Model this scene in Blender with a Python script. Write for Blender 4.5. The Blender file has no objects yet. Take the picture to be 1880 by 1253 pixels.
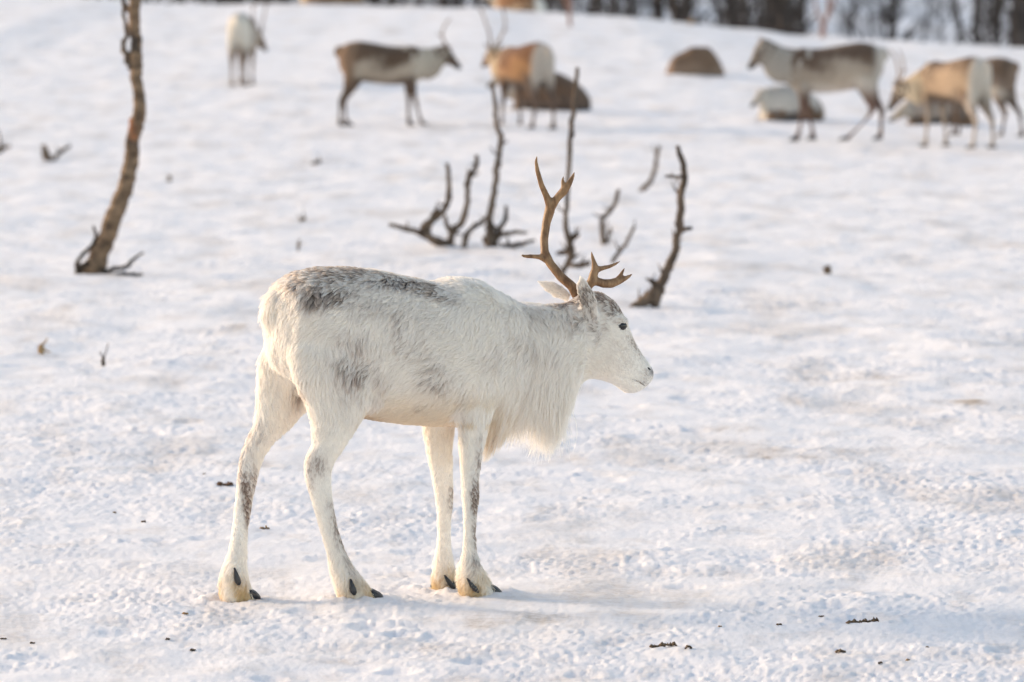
import bpy, bmesh, math, random
import numpy as np
from mathutils import Vector, Matrix
from mathutils.kdtree import KDTree
from mathutils.bvhtree import BVHTree

random.seed(7)
rng = np.random.default_rng(11)
SC = bpy.context.scene
COL = SC.collection
R = math.radians

# ------------------------------------------------------------------ camera
CAM_H = 1.97
F_PX = 200.0 / 36.0 * 1880.0
PITCH = math.atan(689.5 / F_PX)
cam_d = bpy.data.cameras.new('camera')
cam_d.lens = 200.0
cam_d.sensor_width = 36.0
cam_d.clip_start = 0.5
cam_d.clip_end = 6000.0
cam_d.dof.use_dof = True
cam_d.dof.focus_distance = 17.75
cam_d.dof.aperture_fstop = 5.4
cam = bpy.data.objects.new('camera', cam_d)
COL.objects.link(cam)
cam.location = (0, 0, CAM_H)
cam.rotation_euler = (math.pi / 2 - PITCH, 0, 0)
SC.camera = cam

# ------------------------------------------------------------------ light
SUN_EL, SUN_BEHIND = R(16.0), R(25.0)      # sun low on the left, a little behind the herd
sdir = Vector((-math.cos(SUN_EL) * math.cos(SUN_BEHIND), math.cos(SUN_EL) * math.sin(SUN_BEHIND), math.sin(SUN_EL)))
world = bpy.data.worlds.new('World')
SC.world = world
world.use_nodes = True
wn = world.node_tree
bg = wn.nodes['Background']
sky = wn.nodes.new('ShaderNodeTexSky')
sky.sky_type = 'NISHITA'
sky.sun_disc = False
sky.sun_elevation = SUN_EL
sky.sun_rotation = math.atan2(sdir.x, sdir.y)
sky.altitude = 300
sky.air_density = 1.0
sky.dust_density = 1.0
sky.ozone_density = 1.0
wn.links.new(sky.outputs[0], bg.inputs[0])
bg.inputs[1].default_value = 0.15
sun_d = bpy.data.lights.new('sun', 'SUN')
sun_d.energy = 1.5
sun_d.angle = R(14.0)
sun_d.color = (1.0, 0.88, 0.74)
sun = bpy.data.objects.new('sun', sun_d)
COL.objects.link(sun)
sun.rotation_euler = sdir.to_track_quat('Z', 'Y').to_euler()
sun.location = (-30, 20, 20)

SC.view_settings.view_transform = 'Standard'
SC.view_settings.look = 'None'
SC.view_settings.exposure = 1.17
SC.view_settings.use_white_balance = True      # the camera's white balance, set for the bluish winter light
SC.view_settings.white_balance_temperature = 8300
SC.view_settings.white_balance_tint = 16
SC.view_settings.gamma = 1.0
SC.render.engine = 'CYCLES'
SC.cycles.use_denoising = True
SC.cycles.max_bounces = 20
SC.cycles.diffuse_bounces = 20
SC.cycles.transparent_max_bounces = 8
SC.cycles.volume_bounces = 0

# ------------------------------------------------------------------ helpers: pixels, noise, terrain
FWD = np.array((0, math.cos(PITCH), -math.sin(PITCH)))
UPV = np.array((0, math.sin(PITCH), math.cos(PITCH)))


def at(px, py, depth):
    """the point that stands `depth` metres in front of the camera on the ray of photograph pixel (px, py)"""
    d = FWD * F_PX + np.array((1.0, 0, 0)) * (px - 940.0) + UPV * (626.5 - py)
    return np.array((0, 0, CAM_H)) + d * (depth / d[1])


def project(P):
    q = np.asarray(P) - np.array((0, 0, CAM_H))
    w = q @ FWD
    return 940.0 + F_PX * q[..., 0] / w, 626.5 - F_PX * (q @ UPV) / w


def hash2(i, j, s):
    h = (i.astype(np.int64) * 374761393 + j.astype(np.int64) * 668265263 + s * 1442695041) & 0xFFFFFFFF
    h = ((h ^ (h >> 13)) * 1274126177) & 0xFFFFFFFF
    return ((h ^ (h >> 16)) & 0xFFFF).astype(np.float64) / 65535.0


def vnoise(x, y, s=0):
    xi, yi = np.floor(x), np.floor(y)
    fx, fy = x - xi, y - yi
    out = 0
    ux, uy = fx * fx * fx * (fx * (fx * 6 - 15) + 10), fy * fy * fy * (fy * (fy * 6 - 15) + 10)
    g = []
    for dx in (0, 1):
        for dy in (0, 1):
            a = hash2(xi + dx, yi + dy, s) * 2 * math.pi
            g.append(np.cos(a) * (fx - dx) + np.sin(a) * (fy - dy))
    return 1.5 * ((g[0] * (1 - uy) + g[1] * uy) * (1 - ux) + (g[2] * (1 - uy) + g[3] * uy) * ux)


def fbm(x, y, octv, s=0, gain=0.5):
    o, a = 0, 1.0
    for k in range(octv):
        o = o + a * vnoise(x * 2 ** k + 17.3 * k, y * 2 ** k - 9.1 * k, s + k)
        a *= gain
    return o


def sstep(a, b, x):
    t = np.clip((x - a) / (b - a), 0, 1)
    return t * t * (3 - 2 * t)


CREST_Y = 118.0
CR_PX = np.array((-4000, -300, 0, 200, 300, 700, 900, 1000, 1150, 1300, 1450, 1600, 1880, 2300, 5000))
CR_PY = np.array((-40, -8, -6, -3, 8, 12, 16, 25, 31, 47, 64, 74, 88, 104, 150))
CR_X = (CR_PX - 940) / F_PX * CREST_Y
CR_Z = CAM_H - (CR_PY + 63) / F_PX * CREST_Y


def terrain(x, y):
    x, y = np.asarray(x, float), np.asarray(y, float)
    zc = np.interp(x, CR_X, CR_Z) + 0.03 * vnoise(x * 0.8, y * 0.02, 91)
    z = zc * sstep(52, CREST_Y, y)
    z = z - 2.2 * sstep(CREST_Y, 165, y)                      # falls away behind the crest
    far = np.clip(y - 175, 0, 1e9)
    z = z + np.clip(far * 0.085 - x * 0.10 * sstep(175, 260, y), -6, 60) * sstep(175, 230, y)
    return z


FEET = [at(x_, y_, 10444.4 * CAM_H / (y_ + 63.0))[:2] for (x_, y_) in ((655, 1106), (437, 1105), (878, 1093), (818, 1085))]
_pr = np.random.default_rng(404)
PRINTS = [(t * d, d, _pr.uniform(.045, .075), _pr.uniform(.003, .009)) for d, t in zip(np.geomspace(15.5, 60, 300), _pr.uniform(-.11, .11, 300))]


def snow_relief(x, y):
    d = np.maximum(y, 14.0)
    z = 0.022 * fbm(x * 1.1, y * 0.8, 3, 5) * sstep(17.5, 30, d)
    z = z + 0.009 * fbm(x * 3.1, y * 2.6, 2, 21)
    patch = sstep(-0.5, 0.5, fbm(x * 0.9, y * 0.6, 4, 33))
    b = np.abs(vnoise(x * 11, y * 7, 31))
    z = z + 0.0045 * (0.35 - b) * (0.15 + patch)
    b2 = np.abs(vnoise(x * 27, y * 18, 41))
    z = z + 0.0036 * (0.35 - b2) * (0.18 + 0.9 * patch ** 2)
    z = z + 0.0040 * vnoise(x * 72, y * 34, 51) * (0.35 + 0.8 * patch)
    z = z + 0.0020 * vnoise(x * 125, y * 36, 52)
    crumbs = np.clip(vnoise(x * 44, y * 30, 61) - 0.22, 0, 1)           # loose crumbs kicked up by hooves
    z = z + 0.013 * crumbs * sstep(-0.1, 0.5, fbm(x * 1.3, y * 0.9, 3, 63))
    if x.size > 10:
        order = np.argsort(y, kind='stable')
        ys_ = y[order]
        for (qx, qy, r_, dep) in PRINTS:                                # shallow hoof prints
            i0, i1 = np.searchsorted(ys_, (qy - 3.2 * r_, qy + 3.2 * r_))
            k = order[i0:i1]
            r2 = ((x[k] - qx) / r_) ** 2 + ((y[k] - qy) / (r_ * 1.25)) ** 2
            z[k] += dep * (-np.exp(-r2 ** 1.5) + .45 * np.exp(-((np.sqrt(r2) - 1.35) / .4) ** 2))
        for (qx, qy) in FEET:                                           # the hooves press into the snow
            i0, i1 = np.searchsorted(ys_, (qy - .35, qy + .35))
            k = order[i0:i1]
            r_ = np.sqrt(((x[k] - qx) / .085) ** 2 + ((y[k] - qy) / .07) ** 2)
            z[k] += .010 * np.exp(-((r_ - 1.25) / .35) ** 2) * (1 + .5 * vnoise(x[k] * 40, y[k] * 30, 7)) - .004 * np.exp(-r_ ** 2)
    return z


def ground_z(x, y):
    return float(terrain(np.array([x]), np.array([y]))[0] + snow_relief(np.array([x]), np.array([y]))[0])


def ground_at(px, py):
    """where the ray of a photograph pixel meets the snow"""
    ds = np.concatenate((np.linspace(13, 120, 6000), np.linspace(120, 400, 1500)))
    d = FWD * F_PX + np.array((1.0, 0, 0)) * (px - 940.0) + UPV * (626.5 - py)
    P = np.array((0, 0, CAM_H)) + d[None] * (ds / d[1])[:, None]
    hit = np.nonzero(P[:, 2] <= terrain(P[:, 0], P[:, 1]))[0]
    p = P[hit[0]] if len(hit) else P[-1]
    return np.array((p[0], p[1], float(terrain(p[0], p[1]))))


# ------------------------------------------------------------------ helpers: objects and materials
def tag(o, label=None, cat=None, group=None, kind=None):
    if label: o['label'] = label
    if cat: o['category'] = cat
    if group: o['group'] = group
    if kind: o['kind'] = kind
    return o


def empty(name, loc, rz=0.0):
    o = bpy.data.objects.new(name, None)
    o.empty_display_size = 0.2
    COL.objects.link(o)
    o.location = Vector(loc)
    o.rotation_euler = (0, 0, rz)
    return o


def link(name, me, mat, parent=None):
    o = bpy.data.objects.new(name, me)
    COL.objects.link(o)
    if mat is not None and len(me.materials) == 0:
        me.materials.append(mat)
    if parent is not None:
        o.parent = parent
    return o


def mesh_np(name, V, faces, smooth=True):
    me = bpy.data.meshes.new(name)
    me.from_pydata([tuple(v) for v in np.asarray(V).tolist()], [], faces)
    if smooth:
        me.polygons.foreach_set('use_smooth', np.ones(len(me.polygons), bool))
    me.update()
    return me


def mat_new(name):
    m = bpy.data.materials.new(name)
    m.use_nodes = True
    nt = m.node_tree
    return m, nt, nt.nodes['Principled BSDF'], nt.nodes['Material Output']


def N(nt, kind, **kw):
    n = nt.nodes.new(kind)
    for k, v in kw.items():
        if k.startswith('i_'):
            n.inputs[k[2:].replace('_', ' ')].default_value = v
        else:
            setattr(n, k, v)
    return n


def mixc(nt, fac, a, b, mode='MIX'):
    n = nt.nodes.new('ShaderNodeMix')
    n.data_type = 'RGBA'
    n.blend_type = mode
    for k, v in ((0, fac), (6, a), (7, b)):
        if hasattr(v, 'is_linked') or hasattr(v, 'links'):
            nt.links.new(v, n.inputs[k])
        else:
            n.inputs[k].default_value = v if k == 0 else (tuple(v) + (1.0,))[:4]
    return n.outputs[2]


def ramp(nt, src, stops):
    n = nt.nodes.new('ShaderNodeValToRGB')
    els = n.color_ramp.elements
    while len(els) < len(stops): els.new(0.5)
    for e, (p, c) in zip(els, stops):
        e.position = p
        e.color = (c, c, c, 1) if not isinstance(c, tuple) else c + (1,)
    nt.links.new(src, n.inputs[0])
    return n.outputs[0]


def snow_material():
    m, nt, bs, out = mat_new('trampled_snow')
    L = nt.links.new
    tc = N(nt, 'ShaderNodeTexCoord')
    att = N(nt, 'ShaderNodeAttribute', attribute_name='stain_shade')
    n1 = N(nt, 'ShaderNodeTexNoise', i_Scale=2.3, i_Detail=6.0, i_Roughness=0.65)
    L(tc.outputs['Object'], n1.inputs['Vector'])
    dirt = ramp(nt, n1.outputs['Fac'], ((0.50, 0.0), (0.75, 1.0)))
    base = mixc(nt, dirt, (0.91, 0.90, 0.905), (0.86, 0.83, 0.81))
    n2 = N(nt, 'ShaderNodeTexNoise', i_Scale=26.0, i_Detail=4.0, i_Roughness=0.7)
    L(tc.outputs['Object'], n2.inputs['Vector'])
    base = mixc(nt, ramp(nt, n2.outputs['Fac'], ((0.52, 0.0), (0.72, 0.5))), base, (0.80, 0.77, 0.74))
    st = N(nt, 'ShaderNodeMath', operation='MULTIPLY')
    L(att.outputs['Fac'], st.inputs[0])
    L(ramp(nt, n2.outputs['Fac'], ((0.3, 0.35), (0.6, 1.0))), st.inputs[1])
    base = mixc(nt, st.outputs[0], base, (0.33, 0.22, 0.12))
    L(base, bs.inputs['Base Color'])
    bs.inputs['Roughness'].default_value = 0.65
    bs.inputs['Specular IOR Level'].default_value = 0.25
    n3 = N(nt, 'ShaderNodeTexNoise', i_Scale=150.0, i_Detail=4.0, i_Roughness=0.7)
    L(tc.outputs['Object'], n3.inputs['Vector'])
    bp = N(nt, 'ShaderNodeBump', i_Strength=0.5, i_Distance=0.006)
    L(n3.outputs['Fac'], bp.inputs['Height'])
    L(bp.outputs[0], bs.inputs['Normal'])
    return m


def coat_material(name, fine=60.0, depth=0.004):
    m, nt, bs, out = mat_new(name)
    L = nt.links.new
    tc = N(nt, 'ShaderNodeTexCoord')
    att = N(nt, 'ShaderNodeAttribute', attribute_name='coat')
    n1 = N(nt, 'ShaderNodeTexNoise', i_Scale=fine, i_Detail=4.0, i_Roughness=0.6)
    L(tc.outputs['Object'], n1.inputs['Vector'])
    f = ramp(nt, n1.outputs['Fac'], ((0.3, 0.72), (0.7, 1.1)))
    L(mixc(nt, 1.0, att.outputs['Color'], f, 'MULTIPLY'), bs.inputs['Base Color'])
    bs.inputs['Roughness'].default_value = 0.85
    bs.inputs['Specular IOR Level'].default_value = 0.15
    bs.inputs['Sheen Weight'].default_value = 0.15
    bp = N(nt, 'ShaderNodeBump', i_Strength=0.6, i_Distance=depth)
    L(n1.outputs['Fac'], bp.inputs['Height'])
    L(bp.outputs[0], bs.inputs['Normal'])
    return m


def fur_material():
    m, nt, bs, out = mat_new('reindeer_fur')
    L = nt.links.new
    att = N(nt, 'ShaderNodeAttribute', attribute_name='coat')
    L(att.outputs['Color'], bs.inputs['Base Color'])
    bs.inputs['Roughness'].default_value = 0.75
    bs.inputs['Specular IOR Level'].default_value = 0.2
    tr = N(nt, 'ShaderNodeBsdfTranslucent')
    L(att.outputs['Color'], tr.inputs['Color'])
    mx = N(nt, 'ShaderNodeMixShader')
    mx.inputs[0].default_value = 0.42
    L(bs.outputs[0], mx.inputs[1])
    L(tr.outputs[0], mx.inputs[2])
    L(mx.outputs[0], out.inputs['Surface'])
    return m


def noise_material(name, c1, c2, scale=20.0, rough=0.7, bump=0.4, dist=0.01, spec=0.3, stretch=(1, 1, 1)):
    m, nt, bs, out = mat_new(name)
    L = nt.links.new
    tc = N(nt, 'ShaderNodeTexCoord')
    mp = N(nt, 'ShaderNodeMapping')
    mp.inputs['Scale'].default_value = stretch
    L(tc.outputs['Object'], mp.inputs['Vector'])
    n1 = N(nt, 'ShaderNodeTexNoise', i_Scale=scale, i_Detail=5.0, i_Roughness=0.65)
    L(mp.outputs[0], n1.inputs['Vector'])
    L(mixc(nt, ramp(nt, n1.outputs['Fac'], ((0.35, 0.0), (0.65, 1.0))), c1, c2), bs.inputs['Base Color'])
    bs.inputs['Roughness'].default_value = rough
    bs.inputs['Specular IOR Level'].default_value = spec
    bp = N(nt, 'ShaderNodeBump', i_Strength=bump, i_Distance=dist)
    L(n1.outputs['Fac'], bp.inputs['Height'])
    L(bp.outputs[0], bs.inputs['Normal'])
    return m


def bark_material():
    """pale brown birch bark with dark knots, orange peeled patches and cross bands"""
    m, nt, bs, out = mat_new('birch_bark')
    L = nt.links.new
    tc = N(nt, 'ShaderNodeTexCoord')
    mp = N(nt, 'ShaderNodeMapping')
    mp.inputs['Scale'].default_value = (4.0, 4.0, 9.0)
    L(tc.outputs['Object'], mp.inputs['Vector'])
    n1 = N(nt, 'ShaderNodeTexNoise', i_Scale=2.2, i_Detail=6.0, i_Roughness=0.7)
    L(mp.outputs[0], n1.inputs['Vector'])
    n2 = N(nt, 'ShaderNodeTexNoise', i_Scale=3.4, i_Detail=3.0, i_Roughness=0.6)
    L(tc.outputs['Object'], n2.inputs['Vector'])
    c = mixc(nt, ramp(nt, n1.outputs['Fac'], ((0.38, 0.0), (0.62, 1.0))), (0.07, 0.045, 0.032), (0.28, 0.185, 0.12))
    c = mixc(nt, ramp(nt, n2.outputs['Fac'], ((0.60, 0.0), (0.68, 0.75))), c, (0.33, 0.11, 0.045))
    n3 = N(nt, 'ShaderNodeTexNoise', i_Scale=6.0, i_Detail=4.0)
    L(tc.outputs['Object'], n3.inputs['Vector'])
    c = mixc(nt, ramp(nt, n3.outputs['Fac'], ((0.56, 0.0), (0.64, 0.9))), c, (0.05, 0.04, 0.035))
    L(c, bs.inputs['Base Color'])
    bs.inputs['Roughness'].default_value = 0.8
    bs.inputs['Specular IOR Level'].default_value = 0.2
    bp = N(nt, 'ShaderNodeBump', i_Strength=0.7, i_Distance=0.012)
    L(n1.outputs['Fac'], bp.inputs['Height'])
    L(bp.outputs[0], bs.inputs['Normal'])
    return m


MAT = {
    'snow': snow_material(),
    'fur': fur_material(),
    'coat': coat_material('reindeer_skin', 90.0, 0.003),
    'far_coat': coat_material('reindeer_coat', 45.0, 0.006),
    'antler': noise_material('antler_bone', (0.15, 0.07, 0.032), (0.36, 0.21, 0.11), 34.0, 0.5, 0.7, 0.004, 0.35, (1.6, 1.6, .5)),
    'far_antler': noise_material('pale_antler', (0.24, 0.16, 0.12), (0.34, 0.25, 0.19), 20.0, 0.6, 0.2, 0.004, 0.3),
    'hoof': noise_material('hoof_horn', (0.010, 0.010, 0.012), (0.04, 0.04, 0.045), 60.0, 0.4, 0.3, 0.002, 0.5, (4, 1, 1)),
    'eye': noise_material('wet_eye', (0.004, 0.003, 0.003), (0.012, 0.008, 0.006), 10.0, 0.06, 0.0, 0.001, 0.6),
    'bark': bark_material(),
    'dead': noise_material('dead_branch_wood', (0.045, 0.031, 0.024), (0.20, 0.145, 0.11), 14.0, 0.85, 0.6, 0.01, 0.15, (1, 1, 0.4)),
    'dark_wood': noise_material('dark_wet_wood', (0.03, 0.022, 0.017), (0.085, 0.06, 0.045), 18.0, 0.8, 0.5, 0.008, 0.2),
    'wood': noise_material('far_birch_bark', (0.036, 0.030, 0.029), (0.105, 0.088, 0.080), 2.5, 0.85, 0.3, 0.02, 0.1),
    'red_stem': noise_material('reddish_stem_bark', (0.26, 0.12, 0.085), (0.36, 0.20, 0.15), 6.0, 0.8, 0.3, 0.01, 0.2),
    'leaf': noise_material('dead_leaf', (0.06, 0.028, 0.014), (0.16, 0.08, 0.04), 60.0, 0.7, 0.5, 0.003, 0.3),
    'litter': noise_material('plant_litter', (0.07, 0.045, 0.028), (0.20, 0.135, 0.085), 80.0, 0.85, 0.5, 0.003, 0.2),
    'straw': noise_material('tan_litter', (0.30, 0.17, 0.08), (0.45, 0.30, 0.17), 60.0, 0.85, 0.4, 0.003, 0.2),
}

# ------------------------------------------------------------------ the ground
STAINS_SHADE = [  # (px, py, half width px, half height px, strength): trampled, soiled spots, and the leg shadow painted right of the forefeet
    (1430, 841, 65, 6, .8), (1330, 815, 80, 7, .35), (1775, 740, 60, 6, .85), (1560, 692, 120, 6, .4), (1340, 792, 50, 5, .5),
    (500, 362, 55, 6, .7), (340, 585, 40, 5, .6), (455, 603, 45, 8, .6), (950, 1138, 110, 16, .55), (900, 1150, 60, 8, .4),
    (1125, 1128, 60, 8, .4), (640, 1215, 70, 7, .35), (250, 700, 60, 5, .3), (1850, 450, 60, 6, .5), (1020, 845, 160, 10, .3),
    (1690, 600, 70, 6, .3), (220, 505, 55, 6, .5), (1600, 830, 200, 7, .25), (960, 1100, 220, 20, .2), (1850, 1190, 60, 8, .35),
    (560, 405, 60, 5, .3), (120, 330, 60, 6, .25), (700, 390, 60, 5, .2), (1480, 560, 80, 6, .25), (800, 1190, 200, 14, .22),
    (330, 770, 80, 6, .3), (1260, 1050, 120, 8, .22), (700, 480, 150, 8, .2), (1390, 930, 100, 6, .2), (850, 460, 90, 7, .3),
]


def build_ground():
    side_t = 0.12 * np.geomspace(1.0, 2.4, 76)[1:]
    ts = np.concatenate((-np.geomspace(6.0, 0.29, 26), -side_t[::-1], np.linspace(-0.12, 0.12, 490), side_t, np.geomspace(0.29, 6.0, 26)))
    ys = np.concatenate((np.linspace(-60, 13.5, 40), np.geomspace(13.6, 124, 1180), np.geomspace(125, 3000, 110)))
    X = ts[None, :] * np.maximum(ys, 14.0)[:, None]
    Y = np.broadcast_to(ys[:, None], X.shape)
    nr, nc = X.shape
    x, y = X.ravel(), Y.ravel().copy()
    near = sstep(160, 120, y) if False else (1 - sstep(120, 160, y))
    z = terrain(x, y) + snow_relief(x, y) * near
    V = np.stack((x, y, z), 1)
    i = np.arange(nr - 1)[:, None] * nc + np.arange(nc - 1)[None, :]
    F = np.stack((i, i + 1, i + nc + 1, i + nc), -1).reshape(-1, 4)
    me = bpy.data.meshes.new('snow_ground')
    me.vertices.add(len(V)); me.vertices.foreach_set('co', V.ravel())
    me.loops.add(F.size); me.loops.foreach_set('vertex_index', F.ravel().astype(np.int32))
    me.polygons.add(len(F)); me.polygons.foreach_set('loop_start', np.arange(0, F.size, 4, dtype=np.int32))
    me.polygons.foreach_set('use_smooth', np.ones(len(F), bool))
    me.update(calc_edges=True)
    st = np.zeros(len(V))
    for (px, py, wx, wy, s) in STAINS_SHADE:
        g = ground_at(px, py)
        sc = F_PX / g[1]
        rx, ry = wx / sc, wy / sc / (CAM_H / g[1])
        q = ((x - g[0]) / rx) ** 2 + ((y - g[1]) / ry) ** 2
        st = np.maximum(st, s * np.exp(-q))
    nz = sstep(-0.35, 0.5, fbm(x * 7, y * 2.5, 3, 71))
    st = st * (0.25 + 0.95 * nz)
    st = st + 0.26 * sstep(0.1, 0.8, fbm(x * 1.7, y * 0.5, 4, 81)) * near + 0.16 * sstep(0.2, 0.7, fbm(x * 6, y * 2.2, 3, 85)) * near
    a = me.attributes.new('stain_shade', 'FLOAT', 'POINT')
    a.data.foreach_set('value', np.clip(st, 0, 1).astype(np.float32))
    tag(link('snow_ground', me, MAT['snow']), 'trampled white snow covering the ground', None, None, 'structure')


build_ground()


# ------------------------------------------------------------------ lofts, remeshing, fur
class Loft:
    """closed tubes of elliptical rings; every ring carries the lie of the hair and its length"""

    def __init__(self):
        self.V, self.F, self.flow, self.len, self.part = [], [], [], [], []

    def add(self, rings, part=0, n=22, power=1.0):
        base = len(self.V)
        for (c, A, B, fl, l0, l1) in rings:
            c, A, B = np.asarray(c, float), np.asarray(A, float), np.asarray(B, float)
            for k in range(n):
                t = 2 * math.pi * k / n
                ca, sa = math.cos(t), math.sin(t)
                ca = math.copysign(abs(ca) ** power, ca); sa = math.copysign(abs(sa) ** power, sa)
                self.V.append(c + A * ca + B * sa)
                self.flow.append(fl); self.len.append(l0 + (l1 - l0) * (0.5 - 0.5 * ca) ** 3.2); self.part.append(part)
        m = len(rings)
        for r in range(m - 1):
            for k in range(n):
                a, b = base + r * n + k, base + r * n + (k + 1) % n
                self.F.append((a, b, b + n, a + n))
        for r, rev in ((0, True), (m - 1, False)):
            ci = len(self.V)
            self.V.append(np.asarray(rings[r][0], float)); self.flow.append(rings[r][3])
            self.len.append((rings[r][4] + rings[r][5]) / 2); self.part.append(part)
            for k in range(n):
                a, b = base + r * n + k, base + r * n + (k + 1) % n
                self.F.append((b, a, ci) if rev else (a, b, ci))

    def tube(self, pts, radii, part=0, n=10):
        """a round tube along points"""
        pts = [np.asarray(p, float) for p in pts]
        rings = []
        ref = np.array((0.31, 0.87, 0.38))
        for i, p in enumerate(pts):
            t = pts[min(i + 1, len(pts) - 1)] - pts[max(i - 1, 0)]
            t = t / (np.linalg.norm(t) + 1e-9)
            a = np.cross(t, ref); a /= np.linalg.norm(a) + 1e-9
            b = np.cross(t, a)
            rings.append((p, a * radii[i], b * radii[i], t, 0, 0))
        self.add(rings, part, n)

    def raw_mesh(self, name):
        me = mesh_np(name, self.V, self.F)
        bm = bmesh.new(); bm.from_mesh(me)
        bmesh.ops.recalc_face_normals(bm, faces=bm.faces)
        bm.to_mesh(me); bm.free()
        return me

    def remesh(self, voxel, smooth=6):
        me = self.raw_mesh('tmp_loft')
        o = bpy.data.objects.new('tmp_loft', me)
        COL.objects.link(o)
        md = o.modifiers.new('r', 'REMESH')
        md.mode = 'VOXEL'; md.voxel_size = voxel; md.adaptivity = 0
        dg = bpy.context.evaluated_depsgraph_get()
        ev = o.evaluated_get(dg)
        m2 = ev.to_mesh()
        nv = len(m2.vertices)
        V = np.empty(nv * 3); m2.vertices.foreach_get('co', V); V = V.reshape(-1, 3)
        E = np.empty(len(m2.edges) * 2, np.int32); m2.edges.foreach_get('vertices', E); E = E.reshape(-1, 2)
        F = [tuple(p.vertices) for p in m2.polygons]
        ev.to_mesh_clear()
        bpy.data.objects.remove(o); bpy.data.meshes.remove(me)
        cnt = np.bincount(E.ravel(), minlength=nv).astype(float)[:, None]
        for it in range(smooth):
            s = np.zeros_like(V)
            np.add.at(s, E[:, 0], V[E[:, 1]]); np.add.at(s, E[:, 1], V[E[:, 0]])
            V = V + (0.55 if it % 2 == 0 or it > smooth - 2 else 0.3) * (s / cnt - V)
        return V, F

    def transfer(self, V, k=5):
        kd = KDTree(len(self.V))
        for i, v in enumerate(self.V): kd.insert(v, i)
        kd.balance()
        fl, ln = np.asarray(self.flow, float), np.asarray(self.len, float)
        of, ol, op = np.zeros((len(V), 3)), np.zeros(len(V)), np.zeros(len(V), int)
        for i, v in enumerate(V):
            w = 0
            for j, (co, idx, d) in enumerate(kd.find_n(v, k)):
                ww = 1.0 / (d * d + 1e-5)
                of[i] += fl[idx] * ww; ol[i] += ln[idx] * ww; w += ww
                if j == 0: op[i] = self.part[idx]
            ol[i] /= w
        of /= np.linalg.norm(of, axis=1)[:, None] + 1e-9
        return of, ol, op


def vert_normals(me):
    n = np.empty(len(me.vertices) * 3)
    me.vertex_normals.foreach_get('vector', n)
    return n.reshape(-1, 3)


def set_coat(me, C):
    a = me.color_attributes.new('coat', 'FLOAT_COLOR', 'POINT')
    a.data.foreach_set('color', np.concatenate((np.clip(C, 0, 1), np.ones((len(C), 1))), 1).astype(np.float32).ravel())


def norm(a):
    return a / (np.linalg.norm(a, axis=-1, keepdims=True) + 1e-12)


def wob(P, s, k=4.0):
    """smooth pseudo random scalar field in space"""
    r = np.random.default_rng(s)
    o = 0
    for _ in range(4):
        d = r.normal(size=3) * k
        o = o + np.sin(P @ d + r.uniform(0, 6.28))
    return o / 2.0


def unroot(o, root):
    """parent to an Empty that stands at a place while the mesh is in world coordinates"""
    o.parent = root
    o.matrix_parent_inverse = root.matrix_world.inverted() if root.matrix_world != Matrix() else Matrix.LocRotScale(root.location, root.rotation_euler, root.scale).inverted()


# ------------------------------------------------------------------ the white reindeer
PHI = R(23.0)
HX = np.array((math.cos(PHI), math.sin(PHI), 0.0))      # where it is heading: right and a little away
HR = np.array((math.sin(PHI), -math.cos(PHI), 0.0))     # its right side, towards the camera
DN = np.array((0, 0, -1.0))
S_PX = 590.0


def dp(px, L):
    return 17.59 + (px - 545.0) / S_PX * math.tan(PHI) - L / math.cos(PHI)


def P(px, py, L=0.0):
    return at(px, py, dp(px, L))


BLOBS = [  # coat marks on the animal's side, and shade painted into its folds: (px, py, rx, ry, tilt deg, strength)
    (605, 515, 68, 34, 8, .92), (662, 501, 28, 9, 8, 1.0), (562, 518, 32, 22, 0, .6), (598, 546, 46, 20, 0, .72), (680, 516, 46, 20, 12, .42),
    (730, 518, 64, 14, 14, .55), (790, 532, 52, 17, 20, .62), (700, 555, 80, 34, 10, .2), (780, 590, 60, 50, 0, .12),
    (655, 672, 48, 62, 0, .46), (640, 640, 34, 34, 0, .25), (735, 620, 12, 60, -8, .34), (800, 692, 36, 26, 10, .52),
    (760, 650, 50, 45, 0, .22), (910, 655, 26, 22, 0, .28), (690, 775, 22, 10, 15, .5), (775, 748, 16, 8, -30, .28),
    (712, 705, 8, 26, 35, .3), (850, 745, 8, 36, 0, .35), (985, 640, 50, 60, 0, .14),
    (1080, 545, 16, 30, 0, .8), (1045, 553, 34, 12, -10, .75), (1058, 580, 24, 36, 30, .4), (1092, 590, 14, 26, 0, .35), (1010, 590, 50, 40, 0, .16),
    (1110, 545, 16, 14, 20, 1.0), (1126, 570, 17, 15, 0, .95), (1140, 565, 14, 10, 40, .8), (1140, 590, 16, 10, 0, .5), (1168, 640, 8, 34, -35, .34),
    (873, 915, 9, 40, 0, .9), (872, 985, 7, 60, 0, .6), (880, 850, 7, 60, 0, .35), (828, 915, 7, 30, 0, .4), (456, 930, 10, 85, -8, .9), (465, 870, 12, 36, -10, .7), (446, 870, 14, 40, 0, .3),
    (626, 985, 12, 60, -18, .75), (585, 850, 18, 24, 0, .5), (570, 870, 8, 30, 0, .4), (600, 862, 8, 10, 0, .3), (465, 800, 30, 24, -40, .25),
    (548, 720, 12, 26, 10, .45), (1175, 640, 10, 34, -35, .3), (1150, 640, 24, 24, 0, .15), (950, 735, 6, 40, 40, .25),
    (1150, 655, 30, 34, -30, .13), (1118, 590, 10, 34, 20, .22), (1098, 612, 5, 22, 0, .35), (1085, 560, 6, 40, 5, .6), (1188, 690, 12, 14, 0, .25), (1022, 640, 6, 40, -10, .22), (975, 600, 8, 40, -15, .2), (940, 610, 6, 40, -20, .2),
]


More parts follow.
